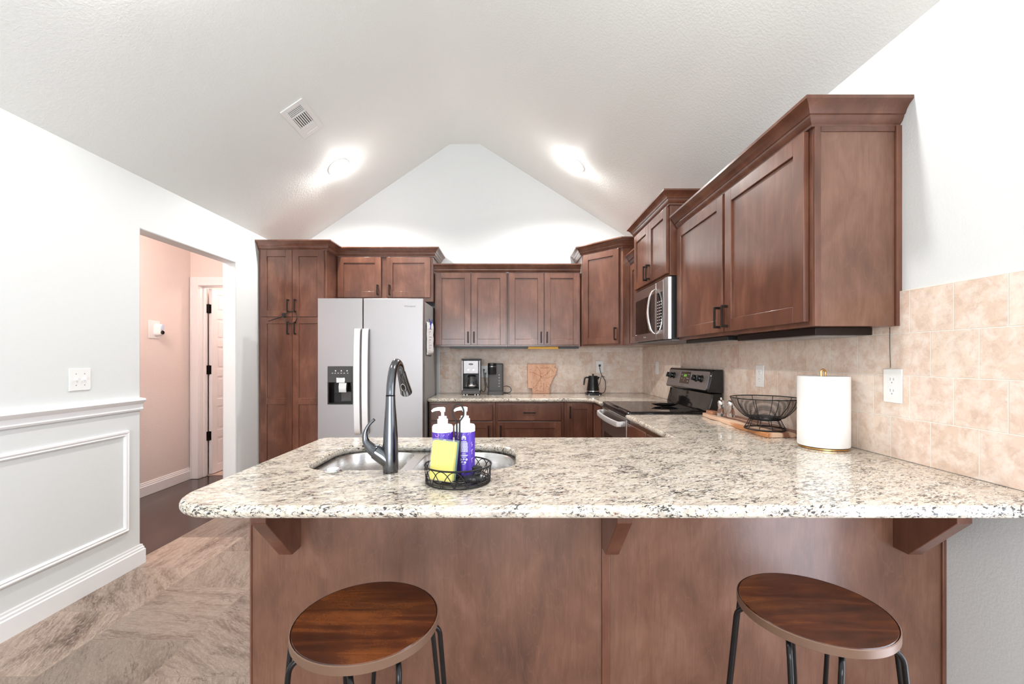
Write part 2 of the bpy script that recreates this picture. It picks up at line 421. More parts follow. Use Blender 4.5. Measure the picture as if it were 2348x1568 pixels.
c.box(-1.84, .94, -3.29, -3.22, 0, .08); c.box(-1.84, .94, -3.29, -3.22, 2.12, 2.2)
struct(c.build('window_1', M_['trim']))
# hallway
struct(MB().box(-3.55, -3.40, .9, 6.4, 0, 2.5).build('wall_hall', M_['hall']))
struct(MB().box(-3.55, -2.30, 6.3, 6.4, 0, 2.5).build('wall_bedroom', M_['hall']))
struct(MB().box(-2.415, -2.33, 4.77, 6.3, 0, 2.5).build('wall_bedroom_right', M_['hall']))
struct(MB().box(-3.55, -2.415, .8, .9, 0, 2.5).build('wall_hall_near', M_['hall']))
c = MB(); c.box(-3.40, -3.318, 4.65, 4.77, 0, 2.5); c.box(-3.318, -2.50, 4.65, 4.77, 2.07, 2.5); c.box(-2.50, -2.415, 4.65, 4.77, 0, 2.5)
struct(c.build('wall_hall_end', M_['hall']))
struct(MB().box(-3.55, -2.40, .8, 6.4, 2.5, 2.6).build('ceiling_hall', M_['ceil']))
c = MB(); c.box(-3.393, -3.305, 4.630, 4.65, 0, 2.145); c.box(-3.305, -2.43, 4.630, 4.65, 2.055, 2.145)
c.box(-3.383, -3.372, 4.622, 4.631, 0, 2.145)
c.box(-3.318, -3.300, 4.645, 4.772, 0, 2.062); c.box(-3.300, -2.50, 4.645, 4.772, 2.05, 2.068); c.box(-3.300, -3.288, 4.70, 4.735, 0, 2.05)
struct(c.build('trim_1', M_['trim'], bevel=.003), 'white door casing and jamb at the end of the hallway')
# open hall door on its three hinges
d = MB(); d.box(-3.297, -3.268, 4.785, 5.52, .012, 2.045)
for z0, z1 in ((.012, .10), (.40, .48), (.75, .83), (1.08, 1.16), (1.41, 1.49), (1.72, 1.80), (1.99, 2.045)): d.box(-3.268, -3.262, 4.872, 5.43, z0, z1)
d.box(-3.268, -3.262, 4.785, 4.872, .012, 2.045); d.box(-3.268, -3.262, 5.43, 5.52, .012, 2.045)
for z0, z1 in ((.10, .40), (.48, .75), (.83, 1.08), (1.16, 1.41), (1.49, 1.72), (1.80, 1.99)): d.box(-3.268, -3.264, 4.90, 5.40, z0+.03, z1-.03)
door1 = struct(d.build('door_1', M_['trim'], bevel=.0025), 'white panelled hall door standing open into the next room')
for z in (1.823, 1.155, .432):
    h = MB(); h.box(-3.302, -3.293, 4.735, 4.80, z-.048, z+.048); h.box(-3.296, -3.27, 4.7805, 4.786, z-.048, z+.048); h.tube([(-3.290, 4.772, z-.052), (-3.290, 4.772, z+.052)], .008, 10)
    h.build('hinge', M_['hinge'], door1)['label'] = 'dark bronze hinge'
# baseboards, chair rail and panel moulding
BB = [(0, 0), (.018, 0), (.018, .088), (.013, .094), (.013, .104), (.008, .110), (.008, .120), (0, .124)]
c = MB(); c.sweep([(XL, -3.2), (XL, 2.72), (-2.415, 2.72)], BB, 0, 1); struct(c.build('baseboard_left', M_['trim']))
c = MB(); c.sweep([(-3.40, .9), (-3.40, 4.63)], BB, 0, 1); struct(c.build('baseboard_hall', M_['trim']))
CR = [(0, 0), (.012, 0), (.016, .010), (.012, .022), (.014, .040), (.030, .056), (.034, .064), (.030, .074), (0, .078)]
c = MB(); c.sweep([(XL, -3.2), (XL, 2.722)], CR, .957, 1); struct(c.build('trim_2', M_['trim']), 'white chair rail along the left wall')
pm = [(0, 0), (.012, .004), (.016, .012), (.010, .020), (.014, .026), (.006, .034), (0, .034)]
c = MB()
def pmould(y0, y1, z0, z1):
    rings = []
    for (y, z, sy, sz) in ((y0, z0, 1, 1), (y1, z0, -1, 1), (y1, z1, -1, -1), (y0, z1, 1, -1)):
        rings.append([(XL+o, y+sy*q, z+sz*q) for o, q in pm])
    c.loft(rings, closed_u=True)
pmould(.9, 2.632, .236, .846); pmould(-.95, .75, .236, .846)
struct(c.build('trim_3', M_['trim']), 'white picture frame moulding on the left wall below the chair rail')
# backsplash tile
c = MB(); c.prism([(XR, y, z) for y, z in ((1.074, ZC+.001), (4.61, ZC+.001), (4.61, ZU), (1.60, ZU), (1.60, 1.521), (1.074, 1.521))], (-.009, 0, 0))
struct(c.build('trim_4', M_['tile_right']), 'beige travertine backsplash tile on the right wall')
struct(MB().box(-.735, XR-.009, 4.611, YB, ZC+.001, ZU).build('trim_5', M_['tile_back']), 'beige travertine backsplash tile on the back wall')
struct(MB().box(-.748, -.7355, 4.606, YB, ZC+.001, ZU).build('trim_6', M_['trim']), 'pale edge strip beside the back wall tile')

# ------------------------------------------------------------------ cabinet parts
Z = (0, 0, 1)
def pull(parent, O, u, n, uc, vc, L, vertical=True):
    """square bar pull centred at (uc, vc) on the door face (n = .021)"""
    m = MB(); b = .006
    if vertical:
        m.obox(O, u, Z, n, (uc-b, uc+b), (vc-L/2, vc+L/2), (.044, .052))
        for s in (-1, 1): m.obox(O, u, Z, n, (uc-b, uc+b), (vc+s*(L/2)-(.012 if s > 0 else 0), vc+s*(L/2)+(0 if s > 0 else .012)), (.0205, .044))
    else:
        m.obox(O, u, Z, n, (uc-L/2, uc+L/2), (vc-b, vc+b), (.044, .052))
        for s in (-1, 1): m.obox(O, u, Z, n, (uc+s*(L/2)-(.012 if s > 0 else 0), uc+s*(L/2)+(0 if s > 0 else .012)), (vc-b, vc+b), (.0205, .044))
    return m.build('handle', M_['bronze'], parent, bevel=.0015)
def door(root, O, u, n, w, h, handle=None, stile=.058, mid=None, mat='wood'):
    m = MB(); T = (.001, .021); ws = stile
    m.obox(O, u, Z, n, (0, ws), (0, h), T); m.obox(O, u, Z, n, (w-ws, w), (0, h), T)
    rails = [(0, ws), (h-ws, h)]+([mid] if mid else [])
    for a, b in rails: m.obox(O, u, Z, n, (ws, w-ws), (a, b), (.001, .0207))
    m.obox(O, u, Z, n, (ws, w-ws), (ws, h-ws), (.001, .012))
    dd = m.build('door', M_[mat], root, bevel=.0018)
    if handle: pull(dd, O, u, n, *handle)
    return dd
def drawer(root, O, u, n, w, h, handle=None):
    m = MB(); m.obox(O, u, Z, n, (0, w), (0, h), (.001, .021))
    dd = m.build('drawer', M_['wood'], root, bevel=.004)
    if handle: pull(dd, O, u, n, *handle)
    return dd
CRN = [(0, 0), (.010, 0), (.011, .008), (.020, .016), (.026, .028), (.027, .034), (.032, .036), (.037, .048), (.048, .062), (.060, .070), (.064, .073), (.064, .084), (0, .084)]
def crown(root, path, z, side=1, cut=None): return MB().sweep(path, CRN, z, side, cut).build('crown_moulding', M_['wood'], root, smooth=25)
G_UP = 'dark stained wall cabinets'; G_LO = 'dark stained base cabinets'
FX, FN = (1, 0, 0), (0, -1, 0)        # back wall runs: u to the right, facing the camera
RX, RN = (0, -1, 0), (-1, 0, 0)       # right wall runs: u towards the camera, facing left
# pantry
t = thing('pantry_cabinet', 'tall dark wood pantry cabinet with four doors in the corner left of the refrigerator', 'cabinet', (-1.99, 4.3, 0))
b = MB(); b.box(-2.298, -1.676, 4.0, 4.615, .10, 2.275); b.box(-2.298, -1.676, 4.06, 4.615, 0, .10); b.build('body', M_['wood'], t, bevel=.002)
for x0, x1, hx in ((-2.272, -1.985, .287-.03), (-1.981, -1.694, .03)):
    door(t, (x0, 4.0, 1.660), FX, FN, x1-x0, .608, (hx, .10, .115))
    door(t, (x0, 4.0, .115), FX, FN, x1-x0, 1.540, (hx, 1.44, .115), mid=(.745, .803))
PFC = [(-2.298, 4.0), (-1.676, 4.0), (-1.676, 4.25), (-.742, 4.25), (-.742, 4.615)]
crown(t, PFC, 2.268, 1, (0, 3))
# over refrigerator
t = thing('over_refrigerator_cabinet', 'short two door dark wood cabinet above the stainless refrigerator', 'cabinet', (-1.2, 4.4, 1.83), G_UP)
MB().box(-1.674, -.742, 4.25, 4.615, 1.832, 2.275).build('body', M_['wood'], t, bevel=.002)
door(t, (-1.668, 4.25, 1.872), FX, FN, .422, .390, (.392, .07, .10)); door(t, (-1.190, 4.25, 1.872), FX, FN, .422, .390, (.030, .07, .10))
crown(t, PFC, 2.268, 1, (2, 5))
# two double wall cabinets on the back wall
for nm, x0, x1, lab in (('a', -.738, -.0172, 'two door dark wood wall cabinet over the coffee makers beside the refrigerator'),
                        ('b', -.0170, .700, 'two door dark wood wall cabinet over the state shaped board')):
    t = thing('wall_cabinet', lab, 'cabinet', ((x0+x1)/2, 4.45, ZU), G_UP)
    MB().box(x0, x1, 4.31, 4.610, ZU, 2.128).build('body', M_['wood'], t, bevel=.002)
    w2 = (x1-x0)/2-.018
    door(t, (x0+.014, 4.31, 1.412), FX, FN, w2, .714, (w2-.025, .075, .11)); door(t, (x0+.014+w2+.008, 4.31, 1.412), FX, FN, w2, .714, (.025, .075, .11))
    crown(t, [(x0, 4.31), (x1, 4.31)], 2.120)
# diagonal corner cabinet
t = thing('corner_wall_cabinet', 'taller dark wood corner wall cabinet with one angled door above the kettle', 'cabinet', (1.1, 4.3, ZU), G_UP)
A, B = Vector((.706, 4.255, 0)), Vector((1.022, 3.935, 0)); dv = (B-A); ln = dv.length; du = dv.normalized(); dn = Vector((du.y, -du.x, 0))
b = MB(); b.prism([(x, y, ZU) for x, y in ((A.x, A.y), (B.x, B.y), (1.407, 3.935), (1.407, 4.610), (.706, 4.610))], (0, 0, 2.285-ZU)); b.build('body', M_['wood'], t, bevel=.002)
door(t, (A.x+du.x*.03, A.y+du.y*.03, 1.414), du, dn, ln-.06, .862, (ln-.06-.028, .09, .115))
crown(t, [(.706, 4.610), (A.x, A.y), (B.x, B.y), (1.407, 3.935)], 2.278)
# narrow cabinet between corner and microwave
t = thing('narrow_wall_cabinet', 'narrow dark wood wall cabinet squeezed between the corner cabinet and the microwave', 'cabinet', (1.25, 3.77, ZU), G_UP)
MB().box(1.107, 1.407, 3.617, 3.932, ZU, 2.128).build('body', M_['wood'], t, bevel=.002)
door(t, (1.107, 3.918, 1.412), RX, RN, .286, .70); crown(t, [(1.107, 3.932), (1.107, 3.617)], 2.120)
# cabinet above the microwave
t = thing('over_microwave_cabinet', 'raised two door dark wood cabinet above the microwave', 'cabinet', (1.22, 3.23, 1.82), G_UP)
MB().box(1.050, 1.407, 2.848, 3.612, 1.822, 2.288).build('body', M_['wood'], t, bevel=.002)
door(t, (1.050, 3.602, 1.838), RX, RN, .366, .438, (.338, .075, .11)); door(t, (1.050, 3.232, 1.838), RX, RN, .366, .438, (.028, .075, .11))
crown(t, [(1.407, 3.612), (1.050, 3.612), (1.050, 2.848), (1.407, 2.848)], 2.280)
# near double cabinet
t = thing('wall_cabinet', 'large two door dark wood wall cabinet nearest the camera with grained end panel', 'cabinet', (1.26, 2.2, ZU), G_UP)
MB().box(1.105, 1.416, 1.590, 2.838, ZU, 2.128).build('body', M_['wood'], t, bevel=.002)
door(t, (1.105, 2.826, 1.414), RX, RN, .603, .700, (.577, .075, .11), stile=.062); door(t, (1.105, 2.197, 1.414), RX, RN, .590, .700, (.026, .075, .11), stile=.062)
b = MB(); b.box(1.128, 1.395, 1.581, 1.590, ZU, 2.115); b.build('end_panel', M_['ply'], t)['label'] = 'birch grained end panel'
b = MB(); b.box(1.105, 1.127, 1.577, 1.590, ZU, 2.118); b.box(1.128, 1.395, 1.577, 1.590, 2.100, 2.118); b.build('end_frame', M_['wood'], t, bevel=.001)
MB().prism([(1.396, 1.573, ZU), (1.412, 1.573, ZU), (1.412, 1.573, 1.50), (1.4165, 1.573, 1.515), (1.4165, 1.573, 2.12), (1.396, 1.573, 2.12)], (0, .017, 0)).build('scribe_strip', M_['wood'], t)
crown(t, [(1.105, 2.838), (1.105, 1.590), (1.416, 1.590)], 2.118)
# base cabinets on the back wall
def base_body(x0, x1, y0, y1, root, rim=True):
    b = MB(); b.box(x0, x1, y0, y1, .10, .880); b.box(x0+.002, x1-.002, y0+.07, y1, 0, .10); return b.build('body', M_['wood'], root, bevel=.002)
for x0, x1, lab, hd, hx in ((-.736, -.128, 'dark wood base cabinet with drawer over door right beside the refrigerator', None, .53),
                        (-.126, .500, 'dark wood base cabinet with handled drawer in the middle of the back wall', 1, .03)):
    t = thing('base_cabinet', lab, 'cabinet', ((x0+x1)/2, 4.3, 0), G_LO)
    base_body(x0, x1, 4.0, 4.610, t)
    drawer(t, (x0+.018, 4.0, .712), FX, FN, x1-x0-.045, .148, ((x1-x0-.045)/2, .074, .11, False) if hd else None)
    door(t, (x0+.018, 4.0, .115), FX, FN, x1-x0-.045, .585, (hx+(0 if hd else -.0), .50, .11))
# corner (lazy susan) base
t = thing('corner_base_cabinet', 'dark wood corner base cabinet with inward folding doors under the kettle', 'cabinet', (1.1, 4.3, 0), G_LO)
b = MB(); pl = [(.503, 4.0), (.785, 4.0), (.785, 3.640), (1.416, 3.640), (1.416, 4.610), (.503, 4.610)]
b.prism([(x, y, .10) for x, y in pl], (0, 0, .78)); b.build('body', M_['wood'], t, bevel=.002)
pl = [(.505, 4.07), (.855, 4.07), (.855, 3.642), (1.416, 3.642), (1.416, 4.610), (.505, 4.610)]
MB().prism([(x, y, 0) for x, y in pl], (0, 0, .10)).build('toe_kick', M_['wood'], t)
door(t, (.530, 4.0, .115), FX, FN, .230, .750, (.024, .675, .11), stile=.05); door(t, (.785, 3.975, .115), RX, RN, .300, .750, stile=.05)
# base cabinet between range and peninsula
t = thing('base_cabinet', 'dark wood base cabinet with two drawers between the range and the peninsula', 'cabinet', (1.1, 2.45, 0), G_LO)
b = MB(); b.box(.785, 1.416, 2.032, 2.842, .10, .880); b.box(.855, 1.416, 2.032, 2.842, 0, .10); b.build('body', M_['wood'], t, bevel=.002)
for k, y in enumerate((2.835, 2.430)):
    drawer(t, (.785, y, .712), RX, RN, .385, .148, (.1925+.13, .074, .11, False)); door(t, (.785, y, .115), RX, RN, .385, .585, (.03 if k else .355, .50, .11))
# peninsula
t = thing('peninsula_cabinet', 'dark wood peninsula with brackets and panelled back facing the bar stools', 'cabinet', (.1, 1.75, 0), G_LO)
b = MB(); b.box(-.837, -.819, 1.438, 2.000, 0, .880); b.box(.05, 1.416, 1.438, 1.999, .10, .880); b.box(-.819, .05, 1.98, 2.0, .10, .880); b.box(-.819, .05, 1.438, 1.98, .10, .118); b.box(-.819, 1.416, 1.438, 1.93, 0, .10)
b.build('body', M_['wood'], t, bevel=.002)
MB().box(-.837, .2995, 1.420, 1.437, 0, .881).build('back_panel', M_['ply'], t)
MB().box(.3265, 1.404, 1.420, 1.437, 0, .881).build('back_panel', M_['ply'], t)
MB().box(.300, .326, 1.412, 1.437, 0, .700).build('post', M_['wood'], t, bevel=.002)
MB().box(1.404, 1.4165, 1.412, 1.437, 0, .881).build('scribe_strip', M_['wood'], t, bevel=.002)
MB().box(-.8425, -.8375, 1.416, 2.0, 0, .881).build('end_panel', M_['wood'], t)
for x in (-.722, .300, 1.248):
    m = MB(); m.prism([(x, y, z) for y, z in ((1.4195, .881), (1.215, .881), (1.215, .818), (1.365, .664), (1.4195, .664))], (.043, 0, 0)); m.build('bracket', M_['wood'], t, bevel=.002)
# ------------------------------------------------------------------ countertops
def slab(name, outer, holes, label):
    bm = MB(); B = bm.bm; lev = [(.8825, .010), (.888, .003), (.895, 0), (.902, 0), (.909, .003), (.914, .010)]
    def ringset(poly, sgn):
        rings = []
        for z, d in lev: rings.append([B.verts.new((x, y, z)) for x, y in inset(poly, d*sgn)])
        n = len(poly)
        for a, b2 in zip(rings, rings[1:]):
            for k in range(n): B.faces.new((a[k], a[(k+1) % n], b2[(k+1) % n], b2[k]))
        return rings[0], rings[-1]
    bot, top = [], []
    for p, sg in [(outer, 1)]+[(h, -1) for h in holes]:
        a, b2 = ringset(p, sg); bot.append(a); top.append(b2)
    for loops in (bot, top):
        ed = []
        for L in loops:
            for k in range(len(L)):
                e = B.edges.get((L[k], L[(k+1) % len(L)])) or B.edges.new((L[k], L[(k+1) % len(L)])); ed.append(e)
        bmesh.ops.triangle_fill(B, edges=ed, use_beauty=True, use_dissolve=False)
    return tag(bm.build(name, M_['granite'], smooth=30), label, 'countertop', 'speckled granite worktops')
def corner(p, a, b, r, n=8):
    """round the corner p between directions to a and b"""
    p, a, b = Vector(p), Vector(a), Vector(b); da, db = (a-p).normalized(), (b-p).normalized()
    ang = da.angle(db); t = r/math.tan(ang/2); c0 = p+(da+db).normalized()*(r/math.sin(ang/2)); s, e = p+da*t, p+db*t
    va, ve = s-c0, e-c0; out = []
    for k in range(n+1):
        q = va.lerp(ve, k/n); q = q.normalized()*r; out.append(tuple(c0+q))
    return out
P = [(-.742, 3.972), (.690, 3.972), (.757, 3.900), (.757, 3.632), (1.4168, 3.632), (1.4168, 4.6198), (-.742, 4.6198)]
slab('countertop', P, [], 'back wall granite worktop carrying the coffee makers and kettle')
P = corner((-.880, 1.072), (-.868, 2.02), (1.4, 1.072), .13, 10)+[(1.4168, 1.072), (1.4168, 2.842), (.757, 2.842), (.757, 2.022)]+corner((-.868, 2.022), (.5, 2.022), (-.876, 1.2), .05)
HOLE = rrect(-.690, .022, 1.432, 1.852, (.10, .12, .16, .12), 10)
slab('countertop', P, [HOLE], 'large granite peninsula worktop with the sink and paper towels')
# ------------------------------------------------------------------ sink
t = thing('kitchen_sink', 'stainless double bowl sink set under the granite peninsula', 'sink', (-.33, 1.64, .88))
bowls = [rrect(-.682, -.388, 1.440, 1.844, (.09, .055, .07, .115), 8), rrect(-.346, .014, 1.440, 1.844, (.055, .11, .15, .07), 8)]
fl = MB(); B = fl.bm; loops = []
for poly in [inset(HOLE, -.012)]+bowls: loops.append([B.verts.new((x, y, .8818)) for x, y in poly])
ed = [B.edges.new((L[k], L[(k+1) % len(L)])) for L in loops for k in range(len(L))]
bmesh.ops.triangle_fill(B, edges=ed, use_beauty=True)
fl.build('rim', M_['sink'], t)
for poly, cx in zip(bowls, (-.53, -.17)):
    m = MB(); rings = [[(x, y, z) for x, y in inset(poly, d)] for z, d in ((.8818, 0), (.876, .003), (.80, .006), (.725, .010), (.700, .018), (.688, .032), (.684, .055))]
    m.loft(rings, False, True); m.build('bowl', M_['sink'], t, smooth=50)
    MB().lathe([(.0, .688), (.030, .688), (.042, .690), (.044, .6865), (.044, .685)], (cx, 1.65, 0), 24).build('drain', M_['chrome'], t)
# faucet
fx, fy = -.381, 1.398
t = thing('kitchen_faucet', 'dark gunmetal pull down kitchen faucet standing in front of the sink', 'faucet', (fx, fy, ZC))
MB().lathe([(.0235, ZC), (.0245, .925), (.0248, .96), (.0235, 1.01), (.0200, 1.07), (.0158, 1.13), (.0146, 1.158)], (fx, fy, 0), 32).build('body', M_['slate'], t)
MB().lathe([(.0150, 1.1575), (.0150, 1.1600)], (fx, fy, 0), 32).build('collar', M_['black_metal'], t)
ap = bez([(fx, fy, 1.160), (fx, fy+.008, 1.20), (fx, fy+.030, 1.240), (fx, fy+.070, 1.264), (fx, fy+.112, 1.255), (fx, fy+.135, 1.232)], 10)
MB().tube(ap, [.0142-.0008*k/len(ap) for k in range(len(ap))], 20).build('spout', M_['slate'], t)
a0, a1 = Vector((fx, fy+.135, 1.232)), Vector((fx+.004, fy+.200, 1.152)); dd = (a1-a0)
MB().tube([a0, a0+dd*.06, a0+dd*.35, a0+dd*.7, a0+dd*.96, a1], [.0135, .0150, .0165, .0190, .0212, .0200], 24).build('spray_head', M_['slate'], t)
bn = Vector((0, -.776, -.63)); bv = Vector((0, -.63, .776)); ctr = a0+dd*.58+bn*.0165
MB().lathe([(0, .0040), (.0055, .0038), (.0075, .002), (.008, -.004)], ctr, 24, frame((0, 0, 0), (1, 0, 0), bv).to_3x3() @ Matrix.Diagonal((1, 2.1, 1)).to_3x3()).build('spray_button', M_['black'], t)
MB().lathe([(.0090, -.004), (.0090, .0022), (.0078, .0022)], ctr, 24, frame((0, 0, 0), (1, 0, 0), bv).to_3x3() @ Matrix.Diagonal((1, 2.0, 1)).to_3x3(), cap=False).build('button_ring', M_['chrome'], t)
h0 = Vector((fx, fy, .955))
MB().tube([h0+Vector((.010, 0, -.026)), h0+Vector((-.010, 0, -.004)), h0+Vector((-.026, 0, .012)), h0+Vector((-.046, 0, .026))], [.019, .0235, .0262, .0252], 24).build('valve', M_['slate'], t)
lv = bez([h0+Vector((-.0465, 0, .0265)), h0+Vector((-.062, 0, .036)), h0+Vector((-.079, 0, .058)), h0+Vector((-.081, 0, .084)), h0+Vector((-.071, 0, .108)), h0+Vector((-.052, 0, .128))], 8)
MB().tube(lv, [.0200*(1-k/(len(lv)-1))**2.2+.0050 for k in range(len(lv))], 16).build('lever', M_['slate'], t)
# push button
t = thing('sink_button', 'small round white and chrome push button set in the granite left of the faucet', 'button', (-.568, 1.405, ZC))
MB().lathe([(.026, ZC), (.027, .917), (.024, .921), (.0, .921)], (-.568, 1.405, 0), 28).build('ring', M_['chrome'], t)
MB().lathe([(.019, .9212), (.018, .9245), (.0, .9255)], (-.568, 1.405, 0), 28).build('cap', M_['white'], t)
# ------------------------------------------------------------------ caddy and what it holds
cx, cy = -.152, 1.296
t = thing('wire_caddy', 'round black wire caddy with loop handle on the granite peninsula', 'caddy', (cx, cy, ZC))
m = MB()
m.tube(arc((cx, cy, .9175), .094, 0, 2*math.pi*47/48, 47), .0024, 6, True)
m.tube(arc((cx, cy, .9235), .095, 0, 2*math.pi*47/48, 47), .0018, 6, True)
for r in (.074, .054, .034, .016): m.tube(arc((cx, cy, .9215), r, 0, 2*math.pi*35/36, 35), .0019, 6, True)
m.tube([(cx-.094, cy, .9195), (cx+.094, cy, .9195)], .002, 6); m.tube([(cx, cy-.094, .9195), (cx, cy+.094, .9195)], .002, 6)
m.build('base', M_['wire'], t)
MB().tube(arc((cx, cy, .966), .098, 0, 2*math.pi*47/48, 47), .0025, 8, True).build('rim', M_['wire'], t)
m = MB(); NA = 16
for k in range(NA):
    a = 2*math.pi*k/NA; sp_ = 2*math.pi/NA; pts = []
    for q in range(15):
        s = q/14; z = .9175+.0465*math.sin(math.pi*s)**.75; aa = a+(s-.5)*1.9*sp_; r = .094+.004*(z-.9175)/.048
        pts.append((cx+r*math.cos(aa), cy+r*math.sin(aa), z))
    m.tube(pts, .0013, 5)
m.build('arched_side', M_['wire'], t)
m = MB()
lp = [(cx-.0045, cy, .918), (cx-.0045, cy, 1.00), (cx-.0045, cy, 1.085), (cx-.008, cy, 1.096), (cx-.0155, cy, 1.108), (cx-.016, cy, 1.124), (cx-.009, cy, 1.139), (cx, cy, 1.143),
      (cx+.009, cy, 1.139), (cx+.016, cy, 1.124), (cx+.0155, cy, 1.108), (cx+.008, cy, 1.096), (cx+.0045, cy, 1.085), (cx+.0045, cy, 1.00), (cx+.0045, cy, .918)]
m.tube(bez(lp, 5), .0025, 8)
m.build('handle', M_['wire'], t)
def bottle(loc, turn, label, logo_z, full):
    x, y, z = loc; t = thing('soap_bottle', label, 'bottle', loc, 'violet pump bottles in the caddy'); r = .0312
    MB().lathe([(.028, z), (r, z+.003), (r, z+.146), (r-.001, z+.149)], (x, y, 0), 40).build('body', M_['violet'], t)
    MB().lathe([(r+.0006, z+.132), (r+.0006, z+.147), (r-.002, z+.152), (.016, z+.1545), (.016, z+.170), (.0125, z+.1705), (.0125, z+.178), (.0048, z+.179), (.0048, z+.198), (.0, z+.198)], (x, y, 0), 32).build('cap', M_['white'], t)
    m = MB(); m.lathe([(.008, z+.192), (.0085, z+.204), (.004, z+.206), (0, z+.206)], (x, y, 0), 16)
    m.tube([(x+.004, y, z+.2005), (x-.014, y, z+.2005), (x-.026, y-.001, z+.198), (x-.033, y-.002, z+.193)], [.0062, .0058, .0048, .0035], 10); m.build('pump', M_['white'], t)
    a0 = R(-90)+turn; q = r+.0005; w = MB()
    # arch logo with a dot
    for k in range(14):
        b0 = math.pi*k/14; b1 = math.pi*(k+1)/14
        f = lambda b, rr: (a0+rr*math.cos(b)/q, logo_z+rr*math.sin(b))
        P4 = [f(b0, .0035), f(b1, .0035), f(b1, .0062), f(b0, .0062)]
        w.face([(x+q*math.cos(a), y+q*math.sin(a), zz) for a, zz in P4])
    for s in (-1, 1): w.cyl_patch((x, y), q, a0+s*.0035/q, a0+s*.0062/q, logo_z-.006, logo_z)
    w.cyl_patch((x, y), q, a0-.0017/q, a0+.0017/q, logo_z-.0015, logo_z+.002)
    if full:
        rnd = random.Random(3)
        w.cyl_patch((x, y), q, a0-.009/q, a0+.009/q, logo_z-.0125, logo_z-.0108)
        for i in range(14):
            u = -.0125; zz = logo_z-.0155-i*.0021
            while u < .0115:
                L = rnd.uniform(.002, .006); w.cyl_patch((x, y), q, a0+u/q, a0+min(u+L, .0125)/q, zz, zz+.0010); u += L+.0008
        for dz, L in ((.0485, .006), (.0525, .0125), (.0545, .0115), (.0585, .007)): w.cyl_patch((x, y), q, a0-L/q, a0+L/q, logo_z-dz, logo_z-dz+.0011)
        for u, dz in ((-.0095, .065), (.0, .065), (.0085, .065), (-.005, .0735), (.004, .0735)):
            for k in range(5 if u in (0, -.005) else 8):
                b0 = 2*math.pi*k/8; b1 = 2*math.pi*(k+1)/8; rr = .0034; ri = .0012
                f = lambda b, g: (a0+(u+g*math.cos(b))/q, logo_z-dz+g*math.sin(b))
                w.face([(x+q*math.cos(a), y+q*math.sin(a), zz) for a, zz in (f(b0, ri), f(b1, ri), f(b1, rr), f(b0, rr))])
        w.cyl_patch((x, y), q, a0-.005/q, a0+.005/q, logo_z-.0795, logo_z-.0787)
    w.build('print', M_['label_white'], t, recalc=False)
    def curl(u0, z0, pts):
        s = MB(); s.tube([(x+q*math.cos(a0+(u0+u)/q), y+q*math.sin(a0+(u0+u)/q), z0+v) for u, v in bez([(a, b, 0) for a, b in pts], 5) and [(p.x, p.y) for p in bez([(a, b, 0) for a, b in pts], 5)]], .0006, 4); s.build('scribble', M_['pink'], t)
    curl(-.030, z+.127, [(0, 0), (.004, -.006), (.010, -.004), (.013, .003), (.008, .001)])
    curl(-.016, z+.127, [(0, 0), (-.003, -.008), (-.002, -.015), (.001, -.012)])
    for u, zz in ((-.004, .122), (.012, .124), (.020, .128), (.026, .09), (.028, .05), (.027, .075), (-.027, .03), (.024, .02)): curl(u, z+zz, [(0, 0), (.002, .003), (.004, .005)])
    for zz in (.04, .065, .088): curl(.026, z+zz, [(0, 0), (.001, .006), (-.002, .010), (.001, .014)])
bottle((-.2035, 1.330, .9240), R(18), 'violet pump bottle behind the yellow sponge in the wire caddy', .9240+.107, False)
bottle((-.1370, 1.340, .9240), R(0), 'violet pump bottle with white back label text right of the caddy handle', .9240+.116, True)
# sponge leaning in the caddy
t = thing('dish_sponge', 'yellow sponge with green scouring side leaning in the wire caddy', 'sponge', (-.1955, 1.262, .924))
sp0 = Matrix.Translation((-.1955, 1.262, .926)) @ Matrix.Rotation(R(-13), 4, 'Z') @ Matrix.Rotation(R(-6), 4, 'X') @ Matrix.Rotation(R(4), 4, 'Y')
def mbx(a, b, c_, d_, e, f):
    m = MB(); m.box(a, b, c_, d_, e, f); bmesh.ops.transform(m.bm, matrix=sp0, verts=m.bm.verts); return m
mbx(-.036, .034, -.014, .008, 0, .112).build('foam', M_['yellow'], t, bevel=.003)
mbx(-.036, .034, .0085, .0165, 0, .112).build('scouring_layer', M_['green'], t, bevel=.0015)
mbx(-.0385, .0365, -.0162, .0187, -.001, .117).build('clear_wrapper', M_['wrap'], t, bevel=.003)
# black dish scrubber
t = thing('dish_scrubber', 'black palm scrubber lying in the right side of the wire caddy', 'scrubber', (-.098, 1.262, .924))
Ms = Matrix.Rotation(R(15), 3, 'Z') @ Matrix.Diagonal((1.15, .85, 1)).to_3x3()
MB().lathe([(.028, .9242), (.031, .930), (.029, .938), (.020, .942), (.011, .944)], (-.1, 1.262, 0), 28, Ms).build('body', M_['black'], t)
MB().lathe([(.010, .944), (.009, .950), (.013, .956), (.014, .962), (.009, .967), (0, .968)], (-.094, 1.268, 0), 20, Ms).build('knob', M_['black'], t)
